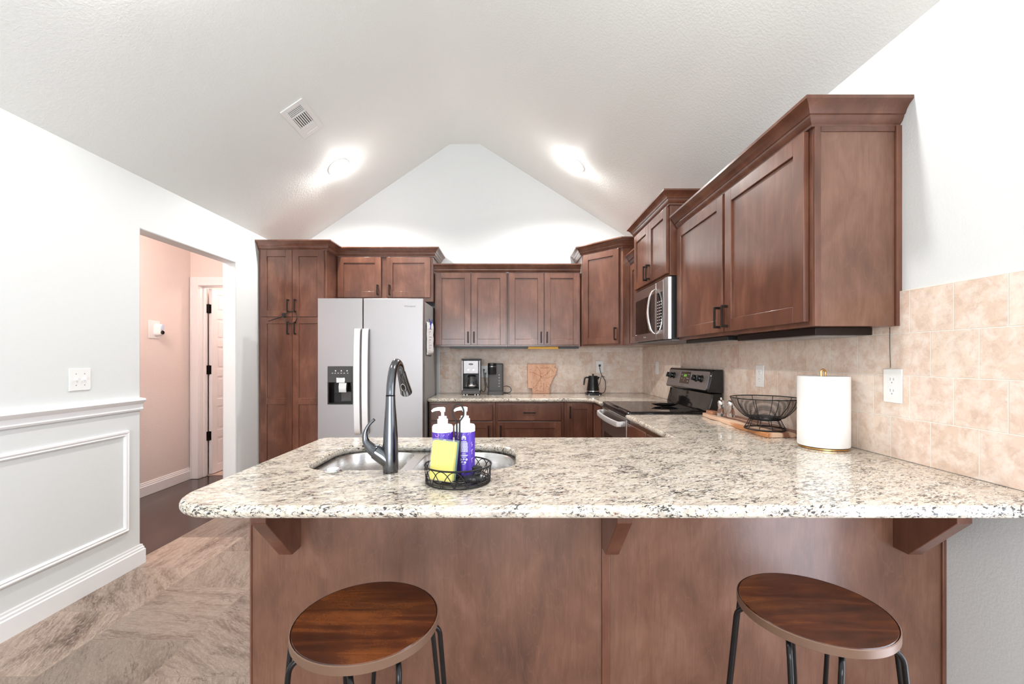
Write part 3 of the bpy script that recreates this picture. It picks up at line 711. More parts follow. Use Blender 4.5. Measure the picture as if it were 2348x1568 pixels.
# ------------------------------------------------------------------ paper towels
px, py = 1.288, 1.790
t = thing('paper_towel_holder', 'brass paper towel stand with looped top on the worktop by the right wall', 'holder', (px, py, ZC))
m = MB(); m.lathe([(.084, ZC+.0005), (.088, .916), (.088, .921), (.084, .923), (0, .923)], (px, py, 0), 48); m.build('base', M_['gold'], t)
m = MB(); m.tube([(px, py, .922), (px, py, 1.20)], .007, 10); m.build('post', M_['gold'], t)
m = MB(); m.tube([(px-.009, py, 1.195)]+[(px+.0105*math.cos(a)*.9, py, 1.222+.0105*math.sin(a)) for a in [math.pi*(1-k/10) for k in range(11)]]+[(px+.009, py, 1.195)], .0042, 8); m.build('loop', M_['gold'], t)
m = MB(); pr = [(.020, 0), (.089, 0), (.0905, .004), (.0905, .278), (.089, .282), (.020, .282)]
m.lathe([(r, .9245+z) for r, z in pr]+[(.0185, 1.2065), (.0185, .9245)], (px, py, 0), 56, cap=False)
for f in list(m.bm.faces): pass
tag(m.build('paper_towel_roll', M_['paper'], smooth=50), 'white paper towel roll standing upright on the brass stand', 'paper towels')
# ------------------------------------------------------------------ cutting board and its load
bz = ZC; B_ = []
left = [(1.182, 2.000), (1.172, 2.08), (1.186, 2.16), (1.178, 2.25), (1.196, 2.34), (1.200, 2.43), (1.214, 2.52), (1.206, 2.60), (1.214, 2.70), (1.224, 2.765)]
right = [(1.368, 2.765), (1.372, 2.6), (1.374, 2.4), (1.374, 2.2), (1.366, 2.000)]
m = MB(); m.prism([(x, y, bz+.0005) for x, y in (right[::-1]+left[::-1])][::-1], (0, 0, .021))
bo = Vector((1.275, 2.38, bz)); ORG['bo'] = bo
cb = m.build('cutting_board', M_['board'], bevel=.003)
me = cb.data; me.transform(Matrix.Translation(-bo)); cb.location = bo
tag(cb, 'striped live edge wooden board lying along the right wall', 'cutting board')
zt = bz+.0217
bx, by = 1.240, 2.118
t = thing('wire_bowl', 'black wire footed fruit bowl standing empty on the wooden board', 'bowl', (bx, by, zt))
prof = [(.066, .052), (.085, .060), (.106, .078), (.125, .100), (.139, .124), (.1495, .150)]
def pr_at(s):
    s = s*(len(prof)-1); i = min(int(s), len(prof)-2); f = s-i
    return prof[i][0]*(1-f)+prof[i+1][0]*f, prof[i][1]*(1-f)+prof[i+1][1]*f
m = MB(); m.tube(arc((bx, by, zt+.152), .150, 0, 2*math.pi*47/48, 47), .0027, 8, True); m.build('rim', M_['wire'], t)
m = MB()
for k in range(40):
    r, z = pr_at((k+.3)/40.5); m.tube(arc((bx, by, zt+z), r, 0, 2*math.pi*39/40, 39), .0007, 4, True)
m.build('wire_weave', M_['wire'], t)
m = MB()
for k in range(10):
    a = 2*math.pi*k/10+.17; m.tube([(bx+r*math.cos(a), by+r*math.sin(a), zt+z) for r, z in [(.088, .004), (.076, .028), (.066, .050)]+prof], .0016, 6)
m.build('rib', M_['wire'], t)
m = MB(); m.tube(arc((bx, by, zt+.0035), .088, 0, 2*math.pi*39/40, 39), .0034, 6, True); m.tube(arc((bx, by, zt+.050), .066, 0, 2*math.pi*39/40, 39), .003, 6, True)
for k in range(6): r = .087-.020*k/6; m.tube(arc((bx, by, zt+.010+.038*k/6), r, 0, 2*math.pi*39/40, 39), .0009, 4, True)
for q in range(9): m.tube([(bx-math.sqrt(max(.0043-(q-4)**2*.000225, 0)), by+(q-4)*.015, zt+.052), (bx+math.sqrt(max(.0043-(q-4)**2*.000225, 0))+.0001, by+(q-4)*.015, zt+.052)], .001, 4)
m.build('foot', M_['wire'], t)
def shaker(x, y, label, knob, name):
    t = thing(name, label, 'grinder', (x, y, zt), 'glass salt and pepper grinders on the board')
    MB().lathe([(.021, zt), (.0225, zt+.003), (.0215, zt+.025), (.0165, zt+.045), (.0155, zt+.055), (.018, zt+.066), (.018, zt+.068)], (x, y, 0), 24).build('body', M_['glass'], t)
    MB().lathe([(.0188, zt+.0685), (.0195, zt+.076), (.018, zt+.088), (.012, zt+.095), (.005, zt+.097), (0, zt+.097)], (x, y, 0), 24).build('cap', M_['chrome'], t)
    if knob: MB().lathe([(.004, zt+.0972), (.006, zt+.103), (.005, zt+.110), (0, zt+.111)], (x, y, 0), 14).build('knob', M_['chrome'], t)
shaker(1.262, 2.600, 'glass grinder with knobbed chrome cap next to the range on the board', True, 'salt_grinder')
shaker(1.300, 2.560, 'glass grinder with plain domed cap between the knobbed one and the bowl', False, 'pepper_grinder')
m = MB(); m.box(1.235, 1.275, 2.66, 2.74, zt, zt+.020); tag(m.build('wooden_block', M_['board'], bevel=.003), 'small wooden block at the far end of the board beside the range', 'block')
# ------------------------------------------------------------------ range
Y0, Y1 = 2.850, 3.608
t = thing('electric_range', 'black and stainless electric range on the right wall', 'range', (1.1, 3.23, 0))
m = MB(); m.box(.800, 1.395, Y0+.002, Y1-.002, .02, .902); m.build('body', M_['black'], t, bevel=.004)
m = MB(); m.loft([[(x, y, z) for x, y in rrect(.764+d, 1.395, Y0+d, Y1-d, (.03, .005, .005, .03), 5)] for z, d in ((.903, .008), (.908, 0), (.920, 0), (.926, .006))]); m.build('cooktop_frame', M_['black_gloss'], t)
m = MB(); m.box(.800, 1.300, Y0+.025, Y1-.025, .9255, .9285); cg = m.build('cooktop_glass', M_['black_gloss'], t, bevel=.001)
for x, y, r in ((.93, 3.06, .085), (.93, 3.40, .105), (1.17, 3.06, .10), (1.17, 3.40, .08)):
    m = MB(); L = arc((x, y, .9287), r, 0, 2*math.pi, 40); L2 = arc((x, y, .9287), r-.0014, 0, 2*math.pi, 40)
    for k in range(40): m.face([L[k], L[k+1], L2[k+1], L2[k]])
    m.build('burner_ring', M_['charcoal'], cg)
m = MB(); m.box(.765, .799, Y0+.006, Y1-.006, .19, .875); od = m.build('oven_door', M_['steel_dk'], t, bevel=.004)
MB().box(.7625, .7645, Y0+.10, Y1-.10, .33, .70).build('window', M_['black_gloss'], od, bevel=.001)
hp = bez([(.762, Y0+.035, .845), (.735, Y0+.045, .842), (.716, Y0+.10, .838), (.706, (Y0+Y1)/2, .836), (.716, Y1-.10, .838), (.735, Y1-.045, .842), (.762, Y1-.035, .845)], 6)
m = MB(); rings = []
for i, p in enumerate(hp):
    rings.append([p+Vector((dx, 0, dz)) for dx, dz in ((-.008, -.017), (.008, -.017), (.010, 0), (.008, .017), (-.008, .017), (-.011, 0))])
m.loft(rings); m.build('handle', M_['handle_steel'], od, smooth=60)
m = MB(); m.box(.775, .799, Y0+.004, Y1-.004, .877, .902); m.build('vent_trim', M_['black'], t, bevel=.002)
MB().box(.770, .7748, Y0+.006, Y1-.006, .878, .884).build('trim_line', M_['chrome'], t)
MB().box(.770, .799, Y0+.006, Y1-.006, .03, .18).build('storage_drawer', M_['steel_dk'], t, bevel=.004)
# backguard: lower splash curve + tilted control console
m = MB(); prof2 = [(1.395, .926), (1.300, .926), (1.306, .955), (1.322, 1.010), (1.328, 1.048), (1.395, 1.048)]
m.prism([(x, Y0+.004, z) for x, z in prof2], (0, Y1-Y0-.008, 0)); m.build('backguard', M_['black_gloss'], t, bevel=.006)
m = MB(); prof3 = [(1.400, 1.049), (1.304, 1.052), (1.294, 1.064), (1.326, 1.192), (1.338, 1.205), (1.400, 1.205)]
m.prism([(x, Y0+.002, z) for x, z in prof3], (0, Y1-Y0-.004, 0)); con = m.build('control_console', M_['black_gloss'], t, bevel=.006)
sl = Vector((1.326-1.294, 0, 1.192-1.064)); hs = sl.length; sv = sl.normalized(); sn = Vector((-sv.z, 0, sv.x)); O = Vector((1.294, Y1, 1.064)); u_ = Vector((0, -1, 0)); LW = Y1-Y0
m = MB(); r0 = [O+u_*a+sv*b for a, b in rrect(.018, LW-.018, .004, hs-.002, .014, 4)]
m.loft([[p+sn*.0005 for p in r0], [p+sn*.004 for p in r0]]); face = m.build('control_face', M_['steel'], con, smooth=30)
def on(a, b, h): return O+u_*a+sv*b+sn*h
def panelbox(a0, a1, b0, b1, h0, h1): m = MB(); m.obox(O, u_, sv, sn, (a0, a1), (b0, b1), (h0, h1)); return m
panelbox(.275, .445, .030, .118, .0042, .0062).build('display', M_['brown_panel'], con, bevel=.001)
panelbox(.269, .2745, .030, .118, .0042, .0068).build('display_edge', M_['chrome'], con)
m = MB()
for a in (.340, .352, .366, .378):
    for q, (da, db, w_, h_) in enumerate(((0, 0, .008, .002), (0, .007, .008, .002), (0, .014, .008, .002), (-.0, .001, .002, .006), (.006, .008, .002, .006))): m.obox(O, u_, sv, sn, (a+da, a+da+w_), (.082+db, .082+db+h_), (.0063, .0068))
m.build('clock_digits', M_['led'], con)
m = MB()
for a, b in ((.295, .092), (.306, .094), (.410, .098), (.420, .098), (.430, .097), (.300, .065), (.312, .066), (.350, .068), (.351, .060), (.350, .051), (.390, .070), (.402, .069), (.414, .068), (.424, .067), (.415, .048), (.425, .047)): m.obox(O, u_, sv, sn, (a, a+.006), (b, b+.003), (.0063, .0066))
m.build('button_marking', M_['label_white'], con)
Mk = frame((0, 0, 0), u_, sv).to_3x3()
for a in (.075, .140, .560, .640):
    b = .082 if a < .3 else .078
    kb = MB().lathe([(.0245, .0042), (.0245, .010), (.020, .014), (.0195, .030), (.017, .033), (0, .033)], on(a, b, 0), 24, Mk).build('knob', M_['black_gloss'], con)
    m = MB(); m.obox(on(a, b, 0), u_, sv, sn, (-.0035, .0035), (-.019, .019), (.030, .042)); m.build('grip', M_['black'], kb, bevel=.0015)
    m = MB(); m.obox(on(a, b, 0), u_, sv, sn, (-.0008, .0008), (.002, .019), (.0421, .0425)); m.build('pointer', M_['label_white'], kb)
m = MB()
for a, b in ((.095, .116), (.105, .030), (.555, .112), (.600, .114), (.640, .112), (.575, .044), (.578, .030), (.640, .042), (.642, .024)): m.obox(O, u_, sv, sn, (a, a+.004), (b, b+.004), (.0042, .0045))
m.build('dial_marking', M_['grey_print'], con)
text_mesh(None, 'Whirlpool', .016, frame(on(.345, .016, .0045), u_, sv), 'maker_lettering', M_['grey_print'], con)
# spoon rest
t = thing('spoon_rest', 'black leaf shaped spoon rest lying on the glass cooktop', 'spoon rest', (1.14, 3.20, .929))
m = MB(); rings = []
for sc, z in ((.30, .0005), (.55, .002), (.82, .010), (1.0, .019), (.96, .0195), (.78, .0125), (.5, .005), (.26, .0035)):
    ring = []
    for k in range(36):
        a = 2*math.pi*k/36; rx = .098*math.cos(a); ry = .052*math.sin(a)*(1-.35*math.cos(a)**2)
        q = Matrix.Rotation(R(-8), 2) @ Vector((rx*sc, ry*sc)); ring.append((1.14+q.x, 3.20+q.y, .9290+z))
    rings.append(ring)
m.loft(rings); m.build('dish', M_['black_gloss'], t, smooth=60)
# ------------------------------------------------------------------ microwave
t = thing('microwave', 'stainless over the range microwave with bowed handle', 'microwave', (1.23, 3.23, 1.40))
MB().box(1.062, 1.4065, 2.852, 3.608, 1.404, 1.818).build('body', M_['black'], t, bevel=.003)
MB().box(1.040, 1.061, 3.098, 3.608, 1.412, 1.814).build('door', M_['steel_dk'], t, bevel=.003)
dr = [c_ for c_ in t.children if c_.name.startswith('door')][0]
MB().box(1.038, 1.0402, 3.135, 3.585, 1.468, 1.742).build('window', M_['black_gloss'], dr, bevel=.001)
MB().box(1.0375, 1.0402, 3.5855, 3.596, 1.466, 1.744).build('window_trim', M_['chrome'], dr)
MB().box(1.040, 1.061, 2.950, 3.092, 1.412, 1.814).build('control_side', M_['steel_dk'], t, bevel=.003)
cs = [c_ for c_ in t.children if c_.name.startswith('control')][0]
MB().box(1.038, 1.0402, 2.962, 3.080, 1.475, 1.735).build('keypad', M_['black_gloss'], cs, bevel=.001)
m = MB()
for i in range(9):
    for j in range(3): m.box(1.0374, 1.0379, 2.978+.034*j, 2.992+.034*j, 1.500+.021*i, 1.506+.021*i)
m.build('key_marking', M_['label_white'], cs)
m = MB(); m.loft([[(x, y, z) for x, y in ((1.061, 2.856), (1.042, 2.862), (1.036, 2.885), (1.036, 2.915), (1.040, 2.946), (1.061, 2.946))] for z in (1.408, 1.816)]); m.build('side_column', M_['steel'], t)
hp = bez([(1.038, 3.112, 1.452), (1.005, 3.112, 1.490), (.985, 3.112, 1.612), (1.005, 3.112, 1.735), (1.038, 3.112, 1.772)], 8)
m = MB(); m.loft([[p+Vector((0, dy, 0))+Vector((1, 0, 0))*dx for dx, dy in ((-.006, -.012), (.006, -.012), (.006, .012), (-.006, .012))] for p in hp]); m.build('handle', M_['chrome'], t, bevel=.002)
MB().box(1.07, 1.39, 2.87, 3.59, 1.398, 1.4035).build('underside_grille', M_['gray_side'], t)
text_mesh(None, 'Whirlpool', .016, frame((1.0395, 3.35, 1.440), (0, -1, 0), Z), 'maker_lettering', M_['grey_print'], t)
# ------------------------------------------------------------------ refrigerator
t = thing('refrigerator', 'stainless side by side refrigerator with ice and water dispenser', 'refrigerator', (-1.2, 4.1, 0))
m = MB(); m.box(-1.652, -.754, 3.862, 4.52, .03, 1.785); m.build('body', M_['gray_side'], t, bevel=.004)
for x in (-1.6, -.80): MB().lathe([(.02, 0), (.02, .03)], (x, 3.95, 0), 12).build('foot', M_['black'], t)
DX0, DX1, DZ0, DZ1 = -1.576, -1.357, .880, 1.212
m = MB(); m.box(-1.660, DX0, 3.780, 3.855, .06, 1.800); m.box(DX1, -1.2735, 3.780, 3.855, .06, 1.800); m.box(DX0, DX1, 3.780, 3.855, .06, DZ0); m.box(DX0, DX1, 3.780, 3.855, DZ1, 1.800); m.box(DX0, DX1, 3.845, 3.855, DZ0, DZ1)
fd = m.build('door', M_['steel'], t); fd['label'] = 'freezer door with dispenser'
m = MB(); m.box(-1.2665, -.748, 3.780, 3.855, .06, 1.800); rd = m.build('door', M_['steel'], t, bevel=.006)
m = MB(); m.box(-1.2733, -1.2668, 3.80, 3.861, .06, 1.79); m.build('gasket', M_['black'], t)
for cx_, d_ in ((-1.3045, fd), (-1.2365, rd)):
    hp = bez([(cx_, 3.779, 1.528), (cx_, 3.744, 1.515), (cx_, 3.728, 1.30), (cx_, 3.724, 1.08), (cx_, 3.728, .86), (cx_, 3.744, .645), (cx_, 3.779, .632)], 7)
    m = MB(); m.loft([[p+Vector((dx, dy, 0)) for dx, dy in ((-.027, .007), (-.024, -.007), (.024, -.007), (.027, .007))] for p in hp]); m.build('handle', M_['handle_steel'], d_, smooth=50)
m = MB(); m.box(DX0+.001, DX1-.001, 3.776, 3.842, 1.070, DZ1-.001); m.build('dispenser_panel', base('dispenser_grey', (.055, .055, .055), .3), fd, bevel=.004)
m = MB(); m.box(DX0+.001, DX1-.001, 3.836, 3.8445, DZ0+.001, 1.070); m.box(DX0+.001, DX0+.012, 3.777, 3.836, DZ0+.001, 1.070); m.box(DX1-.012, DX1-.001, 3.777, 3.836, DZ0+.001, 1.070); m.box(DX0+.012, DX1-.012, 3.777, 3.836, DZ0+.001, DZ0+.014); m.build('dispenser_recess', M_['black_gloss'], fd)
m = MB(); m.box(-1.497, -1.422, 3.770, 3.776, 1.068, 1.112); m.prism([(-1.476, y, z) for y, z in ((3.80, 1.068), (3.775, 1.068), (3.765, 1.035), (3.772, .985), (3.786, .985))], (.066, 0, 0)); m.build('paddle', M_['chrome'], fd, bevel=.002)
m = MB(); m.box(-1.474, -1.374, 3.828, 3.8355, .905, .985); m.build('paddle_plate', M_['charcoal'], fd)
for x in (-1.505, -1.455, -1.405): MB().lathe([(0, .0008), (.0055, .0006), (.0055, 0)], (x, 3.7758, 1.172), 12, Matrix(((1, 0, 0), (0, 0, -1), (0, 1, 0)))).build('indicator_light', M_['label_white'], fd)
m = MB()
for x in (-1.532, -1.508, -1.482, -1.456, -1.430, -1.400): m.box(x-.006, x+.006, 3.7752, 3.7758, 1.150, 1.154)
m.build('button_marking', M_['label_white'], fd)
text_mesh(None, 'Whirlpool', .024, frame((-.862, 3.7795, 1.731), (1, 0, 0), Z), 'maker_lettering', M_['grey_print'], rd)
# note and clip on the refrigerator side
m = MB(); cols = []
for k in range(9):
    z = 1.612-.300*k/8; cu_ = .010*abs(math.sin(k*1.15)); cols.append([(-.7465+cu_*.3, 3.930, z), (-.7440+cu_, 4.08, z), (-.7400+cu_*.8, 4.215, z+.004)])
for a, b in zip(cols, cols[1:]):
    for q in (0, 1): m.bm.faces.new([m.bm.verts.new(p) for p in (a[q], a[q+1], b[q+1], b[q])])
bmesh.ops.remove_doubles(m.bm, verts=m.bm.verts, dist=1e-5); g = bmesh.ops.extrude_face_region(m.bm, geom=m.bm.faces[:])
bmesh.ops.translate(m.bm, vec=(.0004, 0, 0), verts=[v for v in g['geom'] if isinstance(v, bmesh.types.BMVert)])
nt = thing('paper_note', 'narrow white paper list hanging on the side of the refrigerator', 'paper', (-.745, 3.94, 1.46))
m.build('sheet', M_['note'], nt, smooth=80)
m = MB()
for i in range(9): m.box(-.7335, -.7330, 3.99, 4.08+.05*((i*7) % 3-1), 1.352+.025*i, 1.355+.025*i)
m.build('handwriting', M_['grey_print'], nt)
m = MB(); m.tube([(-.736, 4.00, 1.640), (-.732, 4.07, 1.605), (-.732, 4.05, 1.555)], .004, 8); m.tube([(-.736, 4.16, 1.645), (-.732, 4.07, 1.595)], .004, 8); m.lathe([(.010, -.753), (.010, -.738), (0, -.737)], (0, 4.07, 1.598), 12, Matrix(((0, 0, 1), (1, 0, 0), (0, 1, 0))))
tag(m.build('magnet_clip', M_['blue']), 'blue Y shaped magnet clip holding the paper list on the refrigerator', 'magnet')
# cable strap lock on the pantry handles
t = thing('cabinet_lock', 'black looped strap lock threaded through the pantry door handles', 'lock', (-1.983, 3.945, 1.65))
m = MB(); L = []
for k in range(36):
    a = 2*math.pi*k/36; L.append((-1.983+.058*math.cos(a), 3.965-.010*math.cos(2*a)-.006, 1.652+.055*math.sin(a)))
m.tube(L, .0042, 8, True); m.build('loop', M_['black'], t)
m = MB(); m.tube([(-2.043, 3.945, 1.670), (-2.062, 3.943, 1.655), (-2.11, 3.945, 1.640), (-2.186, 3.955, 1.616)], [.005, .005, .0045, .0035], 8); m.build('strap_tail', M_['black'], t)
MB().box(-2.056, -2.034, 3.938, 3.958, 1.650, 1.690).build('buckle', M_['black'], t, bevel=.003)
# ------------------------------------------------------------------ coffee corner
t = thing('coffee_maker', 'black and stainless drip coffee maker on the back worktop', 'coffee maker', (-.383, 4.45, ZC))
x0, x1 = -.480, -.288
m = MB(); m.box(x0+.006, x1-.006, 4.365, 4.555, .928, .980); m.box(x0+.006, x1-.006, 4.470, 4.555, .980, 1.120); m.box(x0+.004, x1-.004, 4.362, 4.555, 1.120, 1.262); m.box(x0, x1, 4.358, 4.558, 1.263, 1.276)
m.build('body', M_['black'], t, bevel=.004)
m = MB(); m.box(x0+.022, x1-.022, 4.354, 4.3615, 1.128, 1.258); fp = m.build('front_plate', M_['steel'], t, bevel=.003)
m = MB()
for s, e in ((x0, x0+.018), (x1-.018, x1)): m.box(s, e, 4.352, 4.372, .958, 1.262)
m.build('side_column', M_['steel'], t, bevel=.006)
m = MB(); m.box(x0+.004, x1-.004, 4.348, 4.364, .922, .960); m.build('base_front', M_['charcoal'], t, bevel=.006)
Mf = Matrix(((1, 0, 0), (0, 0, -1), (0, 1, 0)))
m = MB(); m.lathe([(0, .0012), (.022, .001), (.022, 0)], (-.384, 4.3538, 1.222), 28, Mf @ Matrix.Diagonal((1, .42, 1)).to_3x3()); m.build('badge', M_['black'], fp)
text_mesh(None, 'OXO', .012, frame((-.384, 4.3522, 1.222), (1, 0, 0), Z), 'badge_lettering', M_['label_white'], fp)
for x in (-.410, -.358): MB().lathe([(0, .004), (.0075, .0035), (.0085, 0)], (x, 4.3538, 1.164), 16, Mf).build('button', M_['chrome'], fp)
m = MB()
for x, z in ((-.418, 1.192), (-.400, 1.187), (-.384, 1.182), (-.366, 1.188), (-.350, 1.193), (-.384, 1.152)): m.box(x-.003, x+.003, 4.3532, 4.3538, z, z+.002)
m.build('button_marking', M_['grey_print'], fp)
for x in (-.455, -.425, -.345, -.315): MB().lathe([(.008, ZC), (.008, .929)], (x, 4.378 if True else 0, 0), 10).build('foot', M_['chrome'], t)
for x in (-.45, -.32): MB().lathe([(.008, ZC), (.008, .929)], (x, 4.53, 0), 10).build('foot', M_['black'], t)
m = MB(); m.tube(bez([(-.292, 4.54, .955), (-.274, 4.55, .930), (-.258, 4.56, .940), (-.252, 4.575, .985), (-.262, 4.586, 1.06), (-.268, 4.588, 1.12), (-.268, 4.592, 1.158)], 6), .0032, 6); m.box(-.276, -.260, 4.582, 4.602, 1.150, 1.168); m.build('cord', M_['black'], t)
t = thing('coffee_carafe', 'glass coffee carafe with black handle sitting inside the drip coffee maker', 'carafe', (-.383, 4.418, .981))
MB().lathe([(.046, .9815), (.054, .986), (.057, 1.01), (.052, 1.05), (.040, 1.085), (.038, 1.094), (.036, 1.094), (.038, 1.084), (.050, 1.05), (.0545, 1.01), (.051, .988), (0, .986)], (-.383, 4.418, 0), 32).build('jar', M_['glass'], t)
MB().lathe([(.0395, 1.0945), (.0405, 1.104), (.030, 1.110), (0, 1.111)], (-.383, 4.418, 0), 28).build('lid', M_['black'], t)
m = MB(); m.tube(bez([(-.406, 4.385, 1.098), (-.418, 4.368, 1.088), (-.421, 4.3645, 1.05), (-.416, 4.368, 1.012), (-.410, 4.374, .998)], 6), .0065, 8); m.build('handle', M_['black'], t)
MB().lathe([(.0575, 1.000), (.0585, 1.004), (.0585, 1.012), (.0575, 1.016)], (-.383, 4.418, 0), 32, cap=False).build('band', M_['chrome'], t)
t = thing('pod_coffee_machine', 'slim charcoal single serve coffee machine right of the drip coffee maker', 'coffee maker', (-.14, 4.45, ZC))
m = MB(); m.loft([[(x, y, z) for x, y in rrect(-.218, -.062, 4.440, 4.585, .018, 4)] for z in (.948, 1.215, 1.219)]); m.build('body', M_['charcoal'], t)
MB().lathe([(.040, 1.118), (.043, 1.124), (.043, 1.200), (.0435, 1.204), (.0435, 1.222), (.041, 1.232), (0, 1.233)], (-.176, 4.425, 0), 32).build('brew_head', M_['black'], t)
MB().lathe([(.0437, 1.196), (.0437, 1.199)], (-.176, 4.425, 0), 32, cap=False).build('head_ring', M_['chrome'], t)
m = MB(); m.loft([[(x, y, z) for x, y in rrect(-.220, -.060, 4.352, 4.587, .020, 4)] for z in (.9145, .944, .9475)]); m.build('base', base('dark_grey_tray', (.055, .052, .052), .4), t)
m = MB(); m.box(-.135, -.066, 4.45, 4.58, 1.2195, 1.228); m.build('tank_lid', M_['black'], t, bevel=.003)
m = MB()
for k in range(4):
    z = 1.112-.029*k; L = arc((-.104, 4.4393, z), .0065, 0, 2*math.pi, 16, 'xz'); L2 = arc((-.104, 4.4393, z), .0048, 0, 2*math.pi, 16, 'xz')
    for q in range(16): m.face([L[q], L[q+1], L2[q+1], L2[q]])
for k in range(3): m.box(-.112+.006*k, -.1085+.006*k, 4.4388, 4.4393, .994, .999)
m.build('button_rings', M_['label_white'], t, recalc=False)
m = MB(); m.tube(bez([(-.061, 4.57, .985), (-.03, 4.575, .990), (.008, 4.58, .975), (.018, 4.582, .940), (-.01, 4.575, .921), (-.04, 4.592, .921), (-.10, 4.602, .921), (-.215, 4.600, .960), (-.246, 4.600, 1.02), (-.252, 4.600, 1.10), (-.252, 4.600, 1.122)], 6), .0032, 6); m.box(-.260, -.244, 4.585, 4.604, 1.112, 1.130); m.build('cord', M_['black'], t)
# state shaped board
t = thing('state_board', 'pale wood state shaped board engraved with a road map leaning on the backsplash', 'cutting board', (.35, 4.57, ZC))
bl = Matrix.Translation((0, 4.562, ZC+.0008)) @ Matrix.Rotation(R(-5.5), 4, 'X')
def bp(px_, py_):
    """board outline given as (u, v): u from .194 (left) in metres, v height"""
    return Vector((.188+px_*.322/1.25, 0, .308*(1-py_)))
# outline as fractions: x to the right (0..1.25), y down (0..1)
OUT = [(0, 0), (1.145, 0), (1.165, .015), (1.115, .125), (1.20, .14), (1.235, .155), (1.20, .24), (1.17, .28), (1.165, .36), (1.12, .42), (1.105, .46), (1.05, .47), (1.04, .55), (.995, .60), (.985, .67), (.935, .70), (.93, .76), (.905, .81), (.925, .86), (.92, .93), (.91, .985), (.91, 1.0),
       (.195, 1.0), (.185, .835), (.02, .835), (.015, .5)]
m = MB(); m.prism([bp(a, b) for a, b in OUT], (0, .018, 0)); bmesh.ops.transform(m.bm, matrix=bl, verts=m.bm.verts); m.build('board', M_['maple'], t, bevel=.0015)
m = MB(); nO = len(OUT)
for i in range(nO):
    a, b = bp(*OUT[i]), bp(*OUT[(i+1) % nO]); m.tube([a+Vector((0, -.0003, 0)), b+Vector((0, -.0003, 0))], .0016, 5)
bmesh.ops.transform(m.bm, matrix=bl, verts=m.bm.verts); m.build('burnt_edge', M_['maple_edge'], t)
m = MB()
def road(p, w_=.0019):
    q = [bp(a, b)+Vector((0, -.0004, 0)) for a, b in p]; q = bez(q, 5); m.tube(q, w_, 4)
road([(.37, .09), (.47, .18), (.53, .27), (.54, .38), (.57, .43)]); road([(.08, .29), (.24, .29), (.40, .36), (.52, .41), (.58, .44)]); road([(.58, .45), (.47, .58), (.37, .72), (.24, .82)])
road([(.62, .44), (.78, .34), (.92, .22), (.95, .12)]); road([(.60, .48), (.80, .48), (1.0, .43), (1.1, .40)]); road([(.97, .17), (1.03, .22), (1.08, .29)]); road([(.66, .65), (.67, .80), (.65, .95)]); road([(.30, .97), (.38, .90), (.5, .93), (.60, .92)]); road([(.5, .80), (.6, .74)]); road([(.75, .67), (.80, .73)]); road([(.87, .80), (.89, .95)])
road([(.57, .06), (.70, .075)], .002); road([(.52, .45), (.58, .43), (.56, .47)], .0028)
rnd = random.Random(4)
for k in range(105):
    a, b = rnd.uniform(.05, .95), rnd.uniform(.06, .95)
    if b > .80 and a < .24: continue
    if a > 1.10-.30*b and b > .4: continue
    if .50 < a < .92 and .08 < b < .22: continue
    m.tube([bp(a, b)+Vector((0, -.0003, 0)), bp(a+rnd.uniform(.012, .045), b+rnd.uniform(-.012, .012))+Vector((0, -.0003, 0))], rnd.uniform(.0012, .0024), 4)
bmesh.ops.transform(m.bm, matrix=bl, verts=m.bm.verts); m.build('engraving', M_['engrave'], t)
text_mesh(None, 'ARKANSAS', .019, bl @ frame(bp(.71, .135)+Vector((0, -.0006, 0)), (1, 0, 0), Z), 'engraved_lettering', M_['engrave'], t)
# kettle
kx, ky = .842, 4.415
t = thing('kettle_base', 'black power base under the electric kettle with its cord to the outlet', 'kettle base', (kx, ky, ZC))
m = MB(); m.loft([[(x, y, z) for x, y in rrect(kx-.070, kx+.085, ky-.075, ky+.075, .03, 5)] for z in (.918, .930, .934)]); m.build('plate', M_['black'], t)
for dx, dy in ((-.045, -.055), (.060, -.055), (-.045, .055), (.060, .055)): MB().lathe([(.009, ZC), (.009, .9185)], (kx+dx, ky+dy, 0), 10).build('foot', M_['chrome'], t)
m = MB(); m.tube(bez([(kx+.084, ky+.02, .925), (kx+.125, ky+.05, .93), (kx+.150, ky+.08, .98), (kx+.150, ky+.11, 1.05), (kx+.125, ky+.14, 1.10), (kx+.112, ky+.165, 1.15), (kx+.108, ky+.183, 1.205)], 7), .0034, 6)
m.tube(bez([(kx+.150, ky+.12, 1.085), (kx+.115, ky+.12, 1.09), (kx+.100, ky+.12, 1.03), (kx+.080, ky+.11, .995), (kx+.055, ky+.10, .99)], 6), .003, 6); m.box(kx+.099, kx+.119, ky+.172, ky+.1905, 1.195, 1.215); m.build('cord', M_['black'], t)
t = thing('electric_kettle', 'matte black electric kettle with side handle on its power base', 'kettle', (kx, ky, .935))
MB().lathe([(.060, .9345), (.064, .940), (.063, .965), (.055, 1.02), (.048, 1.075), (.046, 1.10), (.044, 1.104), (0, 1.106)], (kx+.004, ky, 0), 36).build('body', M_['black_metal'], t)
MB().lathe([(.0648, .948), (.0648, .954)], (kx+.004, ky, 0), 36, cap=False).build('band', M_['chrome'], t)
MB().lathe([(.0085, 1.1055), (.006, 1.114), (.012, 1.119), (.011, 1.123), (0, 1.124)], (kx+.004, ky, 0), 16).build('lid_knob', M_['black'], t)
m = MB(); m.tube([(kx-.040, ky, 1.086), (kx-.058, ky, 1.088), (kx-.072, ky, 1.084), (kx-.080, ky, 1.070), (kx-.084, ky, 1.045), (kx-.088, ky, 1.010)], [.008, .0085, .0085, .0085, .0080, .0065], 10); m.build('handle', M_['black'], t)
m = MB(); m.prism([(kx+.044, ky, 1.098), (kx+.075, ky, 1.092), (kx+.055, ky, 1.058)], (0, .014, 0)); m.build('spout', M_['black_metal'], t, bevel=.003)
